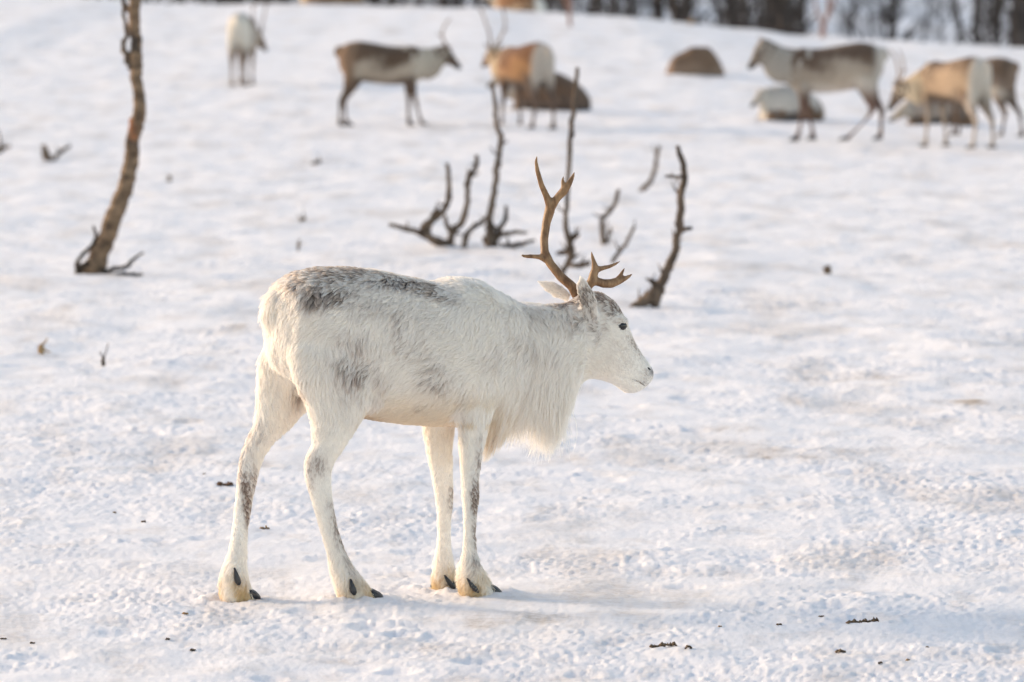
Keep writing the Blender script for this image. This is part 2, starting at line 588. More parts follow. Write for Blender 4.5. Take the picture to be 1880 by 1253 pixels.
def main_reindeer():
    root = empty('reindeer', (0, 0, 0))
    g = P(655, 1105, 0.0); g[2] = 0.0
    root.location = g
    root.rotation_euler = (0, 0, PHI)
    tag(root, 'white reindeer with brown antlers standing side on in front of the herd', 'reindeer')
    lf = Loft()
    back_side = -HX * 0.8 + DN * 0.65

    def spine(px, yt, yb, hw, fl, l0, l1, lean=0.0):
        T, B = P(px + lean, yt), P(px - lean, yb)
        return ((T + B) / 2, (T - B) / 2, HR * hw, fl, l0, l1)
    rump = DN * 0.9 - HX * 0.45
    lf.add([spine(494, 575, 650, .035, rump, .038, .045), spine(503, 542, 668, .085, rump, .038, .045), spine(522, 513, 688, .135, rump, .038, .04),
            spine(552, 498, 712, .168, rump, .04, .035), spine(590, 491, 738, .185, back_side, .030, .026), spine(640, 491, 764, .192, back_side, .030, .026),
            spine(690, 496, 772, .20, back_side, .030, .026), spine(745, 508, 779, .205, back_side, .030, .026), spine(795, 517, 782, .20, back_side, .032, .028),
            spine(835, 509, 781, .185, back_side, .034, .03), spine(872, 513, 778, .165, back_side, .036, .045), spine(905, 532, 768, .14, back_side, .036, .11),
            spine(935, 548, 750, .12, back_side, .036, .15), spine(955, 556, 735, .09, back_side, .036, .15)], 0, 40, 0.9)
    nk = DN * 0.95 - HX * 0.14
    lf.add([spine(880, 530, 755, .12, nk, .036, .10), spine(930, 549, 748, .115, nk, .036, .15), spine(965, 557, 744, .105, nk, .034, .165),
            spine(1000, 559, 738, .095, nk, .032, .20), spine(1035, 556, 738, .088, nk, .028, .19), spine(1060, 550, 710, .083, nk, .03, .11),
            spine(1088, 545, 690, .07, nk, .02, .02)], 1, 32)
    # head: rings across its axis, turned a little further away
    hyaw = R(27)
    HHX = np.array((math.cos(hyaw), math.sin(hyaw), 0)); HHR = np.array((math.sin(hyaw), -math.cos(hyaw), 0))

    def hring(x0, y0, x1, y1, hw, l):
        T, B = P(x0, y0), P(x1, y1)
        return ((T + B) / 2, (T - B) / 2, HHR * hw, -HHX * .75 + np.array((0, 0, .55)), l, l)
    lf.add([hring(1050, 552, 1035, 690, .07, .02), hring(1078, 536, 1056, 694, .082, .022), hring(1104, 537, 1082, 696, .083, .018), hring(1126, 553, 1097, 697, .078, .014),
            hring(1141, 578, 1112, 701, .072, .010), hring(1152, 605, 1124, 705, .063, .009), hring(1164, 630, 1134, 711, .052, .008), hring(1176, 648, 1142, 718, .048, .008),
            hring(1186, 662, 1151, 723, .047, .007), hring(1194, 672, 1163, 723, .043, .005), hring(1198, 681, 1175, 717, .035, .004), hring(1199, 688, 1188, 706, .018, .003)], 2, 28, 0.92)
    # brow ridge over the eye
    for sgn in (1, -1):
        c = P(1139, 588, 0.058 * sgn)
        lf.add([(c - HHX * .03 + np.array((0, 0, .012)), np.array((0, 0, .012)), HHR * .014, -HHX, .01, .01), (c, np.array((0, 0, .02)), HHR * .022, -HHX, .01, .01),
                (c + HHX * .028 - np.array((0, 0, .008)), np.array((0, 0, .012)), HHR * .012, -HHX, .008, .008)], 2, 12)
    # ears: leaf shaped cups
    upz = np.array((0, 0, 1.0))

    def ear(base, tip, wide, wdir, thick):
        b, t = np.asarray(base), np.asarray(tip)
        ax = (t - b) / np.linalg.norm(t - b)
        wd = wdir - ax * (wdir @ ax); wd /= np.linalg.norm(wd)
        th = np.cross(ax, wd)
        rr = []
        for s, w in ((0, .5), (.18, .8), (.4, 1.0), (.62, .92), (.82, .62), (.95, .3), (1.0, .1)):
            rr.append((b + (t - b) * s + th * 0.010 * math.sin(s * 3), wd * wide * w, th * thick * (1.1 - .5 * s), ax, .014, .014))
        lf.add(rr, 3, 16)
    ear(P(1090, 588, .075), P(1064, 507, .105), .033, HHX * .9 + HHR * .5, .010)
    ear(P(1048, 548, -.065), P(987, 516, -.13), .027, upz + HHX * .1, .010)
    # legs
    Lr = .09

    def leg(rows, part, lenmap):
        rr = []
        for (px, py, w, L, k) in rows:
            a = (w / 2 / S_PX) / math.sqrt(math.cos(PHI) ** 2 + (k * math.sin(PHI)) ** 2)
            l = lenmap(py)
            rr.append((P(px, py, L), HX * a, HR * a * k, DN - HX * (.55 if py > 1030 else 0.0), l, l))
        lf.add(rr, part, 24)
    lm = lambda y: float(np.interp(y, (640, 760, 830, 870, 1000, 1040, 1070, 1100), (.04, .032, .016, .010, .012, .034, .036, .020)))
    leg([(622, 580, 150, .075, .6), (618, 630, 186, .09, .55), (622, 685, 172, .108, .52), (624, 732, 130, .115, .56), (618, 773, 92, .116, .64), (606, 812, 66, .112, .75), (588, 845, 58, .106, .72),
         (583, 865, 52, .104, .72), (585, 888, 47, .102, .75), (591, 920, 40, .10, .8), (602, 965, 35, .098, .85), (614, 1005, 35, .096, .9), (624, 1035, 42, .095, .95), (638, 1062, 54, .094, .95),
         (650, 1085, 66, .094, .9), (656, 1099, 70, .094, .85), (658, 1104, 66, .094, .8)], 4, lm)
    leg([(545, 600, 100, -.08, .7), (536, 660, 122, -.09, .7), (530, 705, 118, -.10, .65), (520, 745, 100, -.10, .65), (503, 778, 76, -.10, .7), (480, 808, 58, -.10, .75), (465, 834, 48, -.098, .75),
         (458, 858, 42, -.096, .75), (453, 885, 38, -.095, .8), (447, 925, 33, -.094, .85), (441, 970, 31, -.094, .9), (437, 1008, 34, -.094, .95), (432, 1036, 44, -.094, 1), (430, 1062, 54, -.094, .95),
         (433, 1086, 60, -.094, .9), (438, 1099, 62, -.094, .85), (440, 1104, 58, -.094, .8)], 4, lm)
    leg([(868, 640, 120, .10, .55), (872, 700, 98, .105, .62), (872, 750, 76, .10, .7), (868, 795, 56, .097, .75), (864, 840, 42, .095, .8), (863, 880, 35, .093, .85), (864, 912, 34, .092, .9),
         (863, 940, 28, .091, .9), (862, 980, 24, .09, .9), (862, 1010, 27, .09, .95), (863, 1034, 40, .09, 1), (867, 1058, 52, .09, .95), (874, 1078, 62, .09, .9), (879, 1089, 66, .09, .85), (880, 1093, 62, .09, .8)], 4, lm)
    leg([(820, 660, 100, -.09, .6), (815, 720, 84, -.09, .65), (806, 775, 64, -.088, .75), (806, 825, 50, -.087, .8), (811, 870, 42, -.087, .85), (815, 905, 37, -.087, .9), (816, 935, 31, -.087, .9),
         (815, 970, 27, -.087, .9), (815, 1000, 28, -.087, .95), (814, 1028, 38, -.087, 1), (815, 1052, 44, -.087, .95), (817, 1070, 48, -.087, .9), (818, 1080, 48, -.087, .85), (818, 1084, 44, -.087, .8)], 4, lm)
    # tail
    tl = []
    for (px, py, w) in ((520, 528, .03), (508, 545, .034), (500, 565, .034), (500, 590, .03), (506, 612, .02), (510, 624, .008)):
        tl.append((P(px, py, .0), HX * w * .9, HR * w, DN, .06, .06))
    lf.add(tl, 5, 14)

    V, F = lf.remesh(0.0075, 7)
    flow, ln, part = lf.transfer(V)
    me = mesh_np('reindeer_body', V, F)
    nm = vert_normals(me)
    V = V - nm * (np.minimum(ln, .06) * 0.16)[:, None]
    me.vertices.foreach_set('co', V.ravel()); me.update()

    # coat colours
    q = V - np.array(root.location)
    side = q @ HR
    Vm = V + HR[None] * (np.abs(side) - side)[:, None]           # both flanks carry the same marks
    px, py = project(np.where((part == 4)[:, None], V, Vm))
    D = np.zeros(len(V))
    for (bx, by, rx, ry, tilt, s) in BLOBS:
        c, sn = math.cos(R(tilt)), math.sin(R(tilt))
        dx, dy = px - bx, py - by
        u, v = (dx * c + dy * sn) / rx, (-dx * sn + dy * c) / ry
        r2 = u * u + v * v
        D = np.maximum(D, s * np.exp(-r2 ** 1.4))
    D = np.clip(D * (1 + 0.35 * wob(V, 3, 30.0)), 0, 1)
    D = np.where((part == 3) & (side < .02), D * .15, D)
    D = np.where((part == 2) & (px > 1100) & (py < 610), np.clip(D * 1.1, 0, .85), D)
    white = np.array((0.972, 0.942, 0.902)); cream = np.array((0.82, 0.66, 0.42)); grey = np.array((0.15, 0.105, 0.08)); brown = np.array((0.42, 0.26, 0.13))
    z = V[:, 2]
    C = np.tile(white, (len(V), 1))
    foot = np.clip((0.095 - z) / 0.06, 0, 1) * (part == 4)
    C = C + (cream - C) * (foot * (0.5 + 0.5 * np.clip(wob(V, 8, 40.0), -1, 1)))[:, None]
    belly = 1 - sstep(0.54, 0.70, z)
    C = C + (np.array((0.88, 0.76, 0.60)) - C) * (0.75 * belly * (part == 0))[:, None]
    warm = np.exp(-((px - 690) / 24) ** 2 - ((py - 777) / 12) ** 2)
    dark = np.where((part == 4)[:, None], np.array((0.30, 0.19, 0.145)), np.where((part == 2)[:, None], np.array((0.26, 0.145, 0.085)), grey))
    Cskin = C + (dark - C) * np.clip(D * 1.0, 0, 1)[:, None]
    Cskin = Cskin + (brown - Cskin) * (warm * .6)[:, None]
    nose = np.exp(-((px - 1200) / 8) ** 2 - ((py - 682) / 10) ** 2)
    Cskin = Cskin + (np.array((0.16, 0.135, 0.13)) - Cskin) * np.clip(nose * 1.1, 0, 1)[:, None] * .85
    lip = np.exp(-(((px - 1178) * .35 - (py - 702) * .94 + (px - 1178) * .0) / 2.2) ** 2 - ((px - 1178) / 14) ** 2)
    Cskin = Cskin + (np.array((0.22, 0.16, 0.14)) - Cskin) * (lip * (part == 2) * .8)[:, None]
    inner = (part == 3) * np.clip((nm @ (-HHX * .2 + HHR * .9)), 0, 1)
    Cskin = Cskin + (np.array((0.45, 0.38, 0.33)) - Cskin) * (inner * .35)[:, None]
    set_coat(me, Cskin)
    body = link('body', me, MAT['coat'])
    unroot(body, root)

    # ---- hair
    tri = []
    for f in F:
        tri.append((f[0], f[1], f[2]))
        if len(f) == 4: tri.append((f[0], f[2], f[3]))
    tri = np.array(tri)
    A, B_, Cc = V[tri[:, 0]], V[tri[:, 1]], V[tri[:, 2]]
    area = 0.5 * np.linalg.norm(np.cross(B_ - A, Cc - A), axis=1)
    tl_ = ln[tri].mean(1)
    cen = (A + B_ + Cc) / 3
    nose_t = nose[tri].mean(1)
    dens = np.where(tl_ < .02, 2.0, 1.0) * np.where(tl_ > .08, 1.5, 1.0) * np.where(nose_t > .3, 0.0, 1.0)
    near_t = ((cen - np.array(root.location)) @ HR)
    dens = dens * np.where(near_t < -.02, .55, 1.0)
    cum = np.cumsum(area * dens); cum /= cum[-1]
    NS = 270000

    def sample(n):
        t = np.searchsorted(cum, rng.random(n))
        r1, r2 = np.sqrt(rng.random(n)), rng.random(n)
        w = np.stack((1 - r1, r1 * (1 - r2), r1 * r2), 1)
        idx = tri[t]
        ip = lambda arr: (arr[idx] * (w[..., None] if arr.ndim == 2 else w)).sum(1)
        return ip(V), norm(ip(nm)), norm(ip(flow)), ip(ln), ip(C), ip(D), part[idx[:, 0]], ip(warm)
    K = 6
    T = np.linspace(0, 1, K)

    def grow(p, n, f, l, lift, pt, seed):
        f = f + 0.30 * np.stack((wob(p, seed + 1, 22.), wob(p, seed + 2, 22.), wob(p, seed + 3, 22.)), 1)
        f = f - n * (f * n).sum(1)[:, None]
        f = norm(f)
        long = np.clip((l - .06) / .08, 0, 1)
        pts = [p]
        cur = p
        for k in range(1, K):
            t = (k - .5) / (K - 1)
            d = n * (lift * (1 - t * .75))[:, None] + f + DN[None] * (long * (0.3 + 2.2 * t))[:, None]
            d = norm(d)
            cur = cur + d * (l / (K - 1))[:, None]
            pts.append(cur)
        return np.stack(pts, 1)
    # clumps
    NCL = 25000
    cp, cn, cf, cl, cc, cd, cpt, cw = sample(NCL)
    cl = cl * rng.uniform(.8, 1.2, NCL)
    cf = norm(cf + rng.normal(size=cf.shape) * .16)
    cs = grow(cp, cn, cf, cl, rng.uniform(.22, .5, NCL), cpt, 100)
    kd = KDTree(NCL)
    for i, v in enumerate(cp): kd.insert(v, i)
    kd.balance()
    crand = rng.random(NCL)
    p, n, f, l, c, d, pt, w = sample(NS)
    near = np.array([kd.find(v)[1] for v in p])
    l = l * np.where(l > .07, rng.uniform(.30, 1.22, NS) * (1 + .18 * wob(p, 44, 26.)), rng.uniform(.7, 1.15, NS))
    f = norm(f + rng.normal(size=f.shape) * np.where(l > .07, .22, np.where((pt == 4) & (p[:, 2] < .1), .3, .10))[:, None])
    st = grow(p, n, f, l, rng.uniform(.2, .5, NS), pt, 100)
    cs_near = cs[near]
    amt = np.clip(np.where(l < .02, .45, np.where(l > .07, .5, .55)) + .25 * d, 0, .93)[:, None, None] * (T ** 1.3)[None, :, None]
    scale = (l / (cl[near] + 1e-6))
    tgt = cp[near][:, None] + (cs_near - cp[near][:, None]) * np.clip(scale, .6, 1.4)[:, None, None]
    st = st + (tgt - st) * amt
    # colour along the strand: dark under-wool shows between pale tips where the coat is marked
    cr = crand[near]
    dk = np.clip(d * np.where(cr < .25 + .5 * d, 1.45, .38), 0, 1)
    grey_t = np.where(((pt == 4) | (pt == 2))[:, None], np.array((0.25, 0.145, 0.095)), np.array((0.24, 0.165, 0.122)))
    grey_t = grey_t + (np.array((0.46, 0.34, 0.25)) - grey_t) * (np.clip((.75 - d) / .5, 0, 1) * .55 * (pt != 4))[:, None]      # paler marks are tan
    tint = c * rng.uniform(.95, 1.03, NS)[:, None] * (0.97 + .06 * cr)[:, None]
    root_c = tint * .99
    root_c = root_c + (grey_t * .45 - root_c) * np.clip(dk * 1.05, 0, 1)[:, None]
    tip_c = tint + (grey_t * 2.2 - tint) * (dk * .50)[:, None]
    warmv = np.clip(w, 0, 1)[:, None] * .7
    root_c = root_c + (brown - root_c) * warmv; tip_c = tip_c + (brown * 1.2 - tip_c) * warmv
    cols = root_c[:, None] + (tip_c - root_c)[:, None] * (T ** .9)[None, :, None]
    rad = np.where(l < .02, .0009, .0011)[:, None] * (1 - .8 * T ** 1.5)[None] * rng.uniform(.8, 1.2, NS)[:, None]
    hc = bpy.data.hair_curves.new('reindeer_fur')
    hc.add_curves([K] * NS)
    hc.attributes['position'].data.foreach_set('vector', st.astype(np.float32).ravel())
    ra = hc.attributes.get('radius') or hc.attributes.new('radius', 'FLOAT', 'POINT')
    ra.data.foreach_set('value', rad.astype(np.float32).ravel())
    ca = hc.attributes.new('coat', 'FLOAT_COLOR', 'POINT')
    ca.data.foreach_set('color', np.concatenate((np.clip(cols, 0, 1), np.ones((NS, K, 1))), 2).astype(np.float32).ravel())
    fur = link('fur', hc, MAT['fur'])
    fur['kind'] = 'stuff'
    unroot(fur, root)

    # ---- eyes, nostrils and mouth, set into the surface of the head
    bvh = BVHTree.FromPolygons([Vector(v) for v in V], F)

    def on_head(x, y):
        d = Vector(at(x, y, 30.0)) - Vector((0, 0, CAM_H))
        h = bvh.ray_cast(Vector((0, 0, CAM_H)), d.normalized())
        return (None, None) if h[0] is None else (np.array(h[0]), np.array(h[1]))
    mid = P(1120, 640, 0.0)

    def mirror(p):
        return p - HHR * 2 * ((p - mid) @ HHR)
    e0, en = on_head(1143, 600)
    for sgn in (1, -1):
        ctr = (e0 - en * .006) if sgn > 0 else mirror(e0 - en * .006)
        lo = Loft()
        rr = []
        for k in range(9):
            t = math.pi * (k + .5) / 9
            rr.append((ctr - HHX * .019 * math.cos(t), np.array((0, 0, 1)) * .0145 * math.sin(t), HHR * .014 * math.sin(t), HHX, 0, 0))
        lo.add(rr, 0, 16)
        o = link('eye', lo.raw_mesh('eye'), MAT['eye']); unroot(o, root)
    e0, en = on_head(1191, 677)
    for sgn in (1, -1):
        c = e0 if sgn > 0 else mirror(e0)
        lo = Loft()
        lo.add([(c + HHX * s_ * .007 + np.array((0, 0, -s_ * .004)), np.array((0, 0, .003)) * w_, HHR * .003 * w_, HHX, 0, 0) for s_, w_ in ((-1, .2), (-.5, .9), (0, 1.2), (.6, 1.), (1, .3))], 0, 10)
        o = link('nostril', lo.raw_mesh('nostril'), MAT['eye']); unroot(o, root)
    lo = Loft()
    mp = [h for h in (on_head(x, y)[0] for (x, y) in ((1160, 697), (1167, 699), (1174, 702), (1180, 706), (1184, 709))) if h is not None]
    lo.tube(mp, [.0005, .0011, .0015, .0015, .001][:len(mp)], 0, 8)
    o = link('mouth', lo.raw_mesh('mouth'), MAT['leaf']); unroot(o, root)
    # ---- antlers
    def antler(lines, voxel=.0032):
        lo = Loft()
        for (L0, pts) in lines:
            lo.tube([P(x, y, L0 + dl) for (x, y, r, dl) in pts], [r / S_PX for (x, y, r, dl) in pts], 0, 12)
        Va, Fa = lo.remesh(voxel, 4)
        o = link('antler', mesh_np('antler', Va, Fa), MAT['antler']); unroot(o, root)
    antler([(-.035, [(1060, 545, 10, 0), (1050, 526, 9.5, -.01), (1030, 509, 9, -.03), (1010, 484, 8.5, -.06), (1000, 463, 8.5, -.08), (999, 440, 8.0, -.10), (1003, 410, 8.5, -.11), (1009, 388, 10, -.11), (1012, 372, 9, -.105)]),
            (-.14, [(1011, 380, 9, 0), (1003, 360, 6.5, 0), (994, 340, 5.5, .005), (987, 315, 4.6, .01), (984, 297, 3.4, .015), (986, 286, 1.4, .02)]),
            (-.14, [(1012, 380, 9, 0), (1023, 364, 7.5, .01), (1036, 350, 8.5, .02), (1045, 337, 6, .03), (1051, 326, 4, .035), (1055, 316, 1.3, .04)]),
            (-.12, [(1036, 352, 7.5, 0), (1034, 340, 4.2, 0), (1033, 331, 3.2, 0), (1035, 323, 1.3, 0)]),
            (-.10, [(1004, 478, 7, 0), (990, 472, 5, -.01), (975, 471, 4.2, -.02), (964, 471, 3.6, -.02), (957, 469, 2.2, -.02)])])
    antler([(.03, [(1074, 540, 10, 0), (1080, 524, 9.5, 0), (1092, 516, 9, .005), (1108, 521, 8.5, .01), (1122, 521, 9, .012), (1136, 516, 7.5, .014), (1149, 511, 4.6, .016), (1156, 507, 3, .016), (1161, 503, 1.3, .016)]),
            (.042, [(1132, 518, 7.5, 0), (1139, 507, 4.6, 0), (1143, 499, 3, 0), (1147, 492, 1.3, 0)]),
            (.035, [(1086, 520, 9.5, 0), (1090, 504, 8.5, 0), (1093, 493, 7.5, 0), (1090, 480, 4.4, 0), (1087, 469, 3, 0), (1086, 462, 1.2, 0)]),
            (.035, [(1092, 496, 7.5, 0), (1105, 493, 4.8, 0), (1118, 490, 3.9, 0), (1130, 485, 2.9, 0), (1140, 479, 1.2, 0)])])
    # ---- hooves (two claws each) and dew claws
    for (tx, ty, L0, l) in ((707, 1106, .094, .066), (478, 1105, -.094, .060), (922, 1094, .09, .066), (852, 1086, -.087, .055)):
        for sgn in (1, -1):
            tip = P(tx, ty, L0 + .016 * sgn); tip[2] = 0.004
            rr = []
            for s, hgt, wd in ((0, .034, .018), (.35, .036, .019), (.7, .024, .016), (.9, .012, .011), (1.0, .004, .004)):
                c = tip - HX * l * (1 - s)
                c = np.array((c[0], c[1], hgt / 2 + .001))
                rr.append((c, np.array((0, 0, hgt / 2)), HR * wd, HX, 0, 0))
            lo = Loft(); lo.add(rr, 0, 14, .8)
            o = link('hoof', lo.raw_mesh('hoof'), MAT['hoof']); unroot(o, root)
    for (x0, y0, x1, y1, L0) in ((645, 1070, 650, 1092, .094 + .050), (432, 1050, 438, 1074, -.094 + .048), (862, 1068, 876, 1088, .09 + .042), (820, 1062, 833, 1081, -.087 + .040),
                                 (628, 1074, 622, 1090, .094 - .028), (418, 1056, 412, 1070, -.094 - .026), (850, 1072, 845, 1088, .09 - .02), (800, 1062, 795, 1080, -.087 - .02)):
        a, b = P(x0, y0, L0), P(x1, y1, L0 + .004)
        ax = b - a
        lo = Loft()
        lo.add([(a + ax * s, HX * w, HR * w * .8, ax, 0, 0) for s, w in ((-.3, .003), (.1, .007), (.5, .0108), (.82, .0105), (1.05, .004))], 0, 12, .85)
        o = link('dewclaw', lo.raw_mesh('dewclaw'), MAT['hoof']); unroot(o, root)
    # the mouth line
    return root


main_reindeer()


# ------------------------------------------------------------------ the herd behind
def lerp(a, b, t):
    return a + (b - a) * t


def herd_reindeer(name, loc, heading, size, pose, coat, label, group='reindeer of the herd behind', antlers=None, voxel=.02, head=(1.30, 0.0, .86, -32.0, 0.0)):
    """a reindeer in its own axes (x ahead, y to its left, z up; about 1 m at the withers).
    pose: 'lying' or four foot offsets (hind left, hind right, fore left, fore right)."""
    root = empty(name, loc, heading)
    root.scale = (size, size, size)
    tag(root, label, 'reindeer', group)
    lf = Loft()
    ex, ey, ez = np.eye(3)
    pose_name = pose if isinstance(pose, str) else ''
    lying = pose_name != ''
    dz = -.44 if lying else 0.0

    def sp(x, zt, zb, hw, lean=0.0):
        zt, zb = zt + dz, max(zb + dz, 0.0)
        return (np.array((x, 0, (zt + zb) / 2)), ez * (zt - zb) / 2 + ex * lean, ey * hw, -ex, 0, 0)
    wide = 1.22 if lying else 1.0
    if pose_name == 'curled':
        xs = np.linspace(-.02, 1.10, 13)
        q_ = np.sqrt(np.clip(1 - ((xs - .54) / .565) ** 2, .02, 1)) * (1 + .06 * np.sin(xs * 7.0 + 2.2) + .03 * np.sin(xs * 17.0))
        lf.add([(np.array((x, 0, .0)), ez * .54 * k ** 1.25, ey * .30 * k ** .8, -ex, 0, 0) for x, k in zip(xs, q_)], 0, 24, .95)
    elif lying:
        tops = np.interp((.0, .035, .11, .25, .42, .58, .74, .88, .98, 1.06), (0, .06, .16, .3, .45, .6, .75, .88, .98, 1.06), (.16, .27, .38, .47, .54, .565, .56, .54, .46, .32))
        lf.add([(np.array((x, 0, t / 2)), ez * t / 2, ey * w * wide, -ex, 0, 0) for x, t, w in zip((.0, .035, .11, .25, .42, .58, .74, .88, .98, 1.06), tops, (.06, .12, .175, .21, .225, .22, .205, .18, .14, .10))], 0, 24, .92)
    else: lf.add([sp(.0, .94, .76, .05 * wide), sp(.035, 1.0, .68, .11 * wide), (sp(.11, 1.05, .62, .165 * wide)), sp(.25, 1.075, .57, .19 * wide), sp(.42, 1.05, .54, .205 * wide),
            sp(.58, 1.02, .52, .205 * wide), sp(.74, 1.0, .52, .195 * wide), sp(.88, 1.015, .53, .175 * wide), sp(.98, 1.0, .55, .14 * wide), sp(1.06, .93, .62, .10)], 0, 24, .92)
    hx, hy, hz, hp, hyw = head
    hz = hz + (dz if lying else 0)
    hb = np.array((hx, hy, hz))
    n0 = np.array((.55, .14, .20)) if pose_name == 'curled' else np.array((.92, 0, .80 + dz)); n1 = lerp(n0, hb, .5) + np.array((0.02, 0, -.02))
    nd = norm(hb - n0)
    nu = norm(np.cross(np.cross(nd, ez), nd))
    nl = np.cross(nu, nd)
    lf.add([(n0, nu * .21, nl * .14, nd, 0, 0), (lerp(n0, n1, .6) - nu * .05, nu * .215, nl * .12, nd, 0, 0), (lerp(n1, hb, .2) - nu * .055, nu * .185, nl * .095, nd, 0, 0), (lerp(n1, hb, .75) - nu * .025, nu * .13, nl * .08, nd, 0, 0),
            (hb + nd * .03, nu * .095, nl * .075, nd, 0, 0)], 1, 20)
    a, b = R(hp), R(hyw)
    hd = np.array((math.cos(a) * math.cos(b), math.cos(a) * math.sin(b), math.sin(a)))
    hl = np.array((-math.sin(b), math.cos(b), 0)); hu = np.cross(hd, hl)
    hr = []
    for s, up, dn, w in ((-.07, .06, .08, .05), (-.02, .085, .10, .075), (.05, .085, .10, .078), (.11, .065, .09, .07), (.17, .045, .075, .055), (.23, .03, .062, .043), (.28, .018, .052, .036), (.31, .0, .03, .02)):
        hr.append((hb + hd * s + hu * (up - dn) / 2, hu * (up + dn) / 2, hl * w, hd, 0, 0))
    lf.add(hr, 2, 18)
    for s in (1, -1):
        e0 = hb + hu * .06 + hl * .055 * s - hd * .02
        e1 = e0 + hl * .10 * s + hu * .055 - hd * .05
        ax = norm(e1 - e0); wd = norm(np.cross(ax, hd)); th = np.cross(ax, wd)
        lf.add([(lerp(e0, e1, t), wd * .032 * w, th * .014, ax, 0, 0) for t, w in ((0, .6), (.35, 1), (.7, .8), (1, .2))], 3, 10)
    feet = []
    if not lying:
        for i, (fx, bend) in enumerate(pose):
            y = .095 if i % 2 == 0 else -.095
            if i < 2:
                rows = ((.20, .80, .15, .08), (.20, .66, .145, .085), (.185, .55, .115, .075), (.155, .46, .078, .055), (.10, .375, .052, .038), (.075, .335, .043, .033), (.075, .28, .034, .028), (.085, .20, .026, .024),
                        (.09, .12, .026, .025), (.10, .075, .034, .032), (.115, .035, .042, .038), (.13, .0, .045, .04))
                x0, zt = .20, .66
            else:
                rows = ((.88, .76, .11, .06), (.88, .62, .10, .065), (.885, .52, .07, .052), (.88, .43, .046, .038), (.88, .34, .034, .030), (.882, .29, .035, .031), (.88, .24, .026, .025), (.88, .15, .023, .022),
                        (.88, .09, .030, .030), (.895, .04, .040, .036), (.905, .0, .044, .038))
                x0, zt = .88, .62
            rr = []
            for (x, z, aa, bb) in rows:
                t = max(0.0, (zt - z) / zt)
                xx = x + fx * t + bend * math.sin(math.pi * min(t * 1.1, 1.0))
                rr.append((np.array((xx, y * (1 + .12 * t), z)), ex * aa, ey * bb, DN, 0, 0))
            feet.append(rr[-1][0])
            lf.add(rr, 4, 14)
    elif pose_name == 'lying':
        for s in (1, -1):   # legs folded under the body
            lf.tube([(.86, .15 * s, .12), (1.02, .17 * s, .06), (1.10, .15 * s, .045), (.98, .10 * s, .035), (.82, .10 * s, .035)], [.07, .055, .042, .034, .03], 4)
            lf.tube([(.16, .16 * s, .17), (.38, .21 * s, .12), (.44, .21 * s, .07), (.25, .22 * s, .05), (.12, .22 * s, .04), (.38, .24 * s, .035)], [.12, .10, .06, .05, .04, .032], 4)
    if not lying: lf.tube([(.03, 0, 1.0 + dz), (-.02, 0, .97 + dz), (-.035, 0, .91 + dz), (-.025, 0, .86 + dz)], [.035, .04, .035, .015], 5)
    V, F = lf.remesh(voxel, 4)
    _, _, part = lf.transfer(V, 1)
    me = mesh_np(name + '_body', V, F)
    set_coat(me, coat(V, part, vert_normals(me), hb, hd))
    link('body', me, MAT['far_coat'], root)
    for fpt in feet:
        rr = [(np.array((fpt[0] + s, fpt[1], h / 2)), ez * h / 2, ey * w, ex, 0, 0) for s, h, w in ((-.04, .04, .042), (.02, .05, .048), (.055, .03, .042), (.07, .008, .02))]
        lo = Loft(); lo.add(rr, 0, 12, .85)
        link('hoof', lo.raw_mesh('hoof'), MAT['hoof'], root)
    for s in (1, -1):
        lo = Loft()
        c = hb + hd * .10 + hl * .062 * s + hu * .028
        lo.add([(c + hd * .018 * math.cos(t), hu * .017 * math.sin(t), hl * .016 * math.sin(t), hd, 0, 0) for t in np.linspace(.3, 2.84, 6)], 0, 10)
        link('eye', lo.raw_mesh('eye'), MAT['eye'], root)
    if antlers:
        for s in (1, -1):
            if antlers.get('only') and antlers['only'] != s: continue
            lo = Loft()
            k, rad = antlers.get('scale', 1.0), antlers.get('r', .013)
            back = -hd * .6 + ez * .35
            pts = [hb + hu * .08 + hl * .03 * s]
            for (u, b_, o_) in ((.10, .08, .04), (.22, .12, .09), (.34, .10, .13), (.46, .04, .14), (.56, -.03, .12)):
                pts.append(hb + hu * .08 + ez * u * k + ex * (-b_ * k) + hl * (o_ * k + .03) * s)
            lo.tube(pts, [rad * 1.2, rad * 1.1, rad, rad * .95, rad * .8, rad * .3], 0, 8)
            lo.tube([pts[4], pts[4] + np.array((.06, .02 * s, .06)) * k, pts[4] + np.array((.09, .02 * s, .14)) * k], [rad * .8, rad * .6, rad * .2], 0, 8)
            lo.tube([pts[2], pts[2] + np.array((-.07, .02 * s, .02)) * k, pts[2] + np.array((-.11, .03 * s, .06)) * k], [rad * .8, rad * .6, rad * .2], 0, 8)
            lo.tube([pts[0], pts[0] + hd * .07 * k + ez * .03, pts[0] + hd * .14 * k + ez * .10 * k], [rad, rad * .8, rad * .3], 0, 8)
            Va, Fa = lo.remesh(.007, 2)
            link('antler', mesh_np('antler', Va, Fa), MAT['far_antler'], root)
    return root


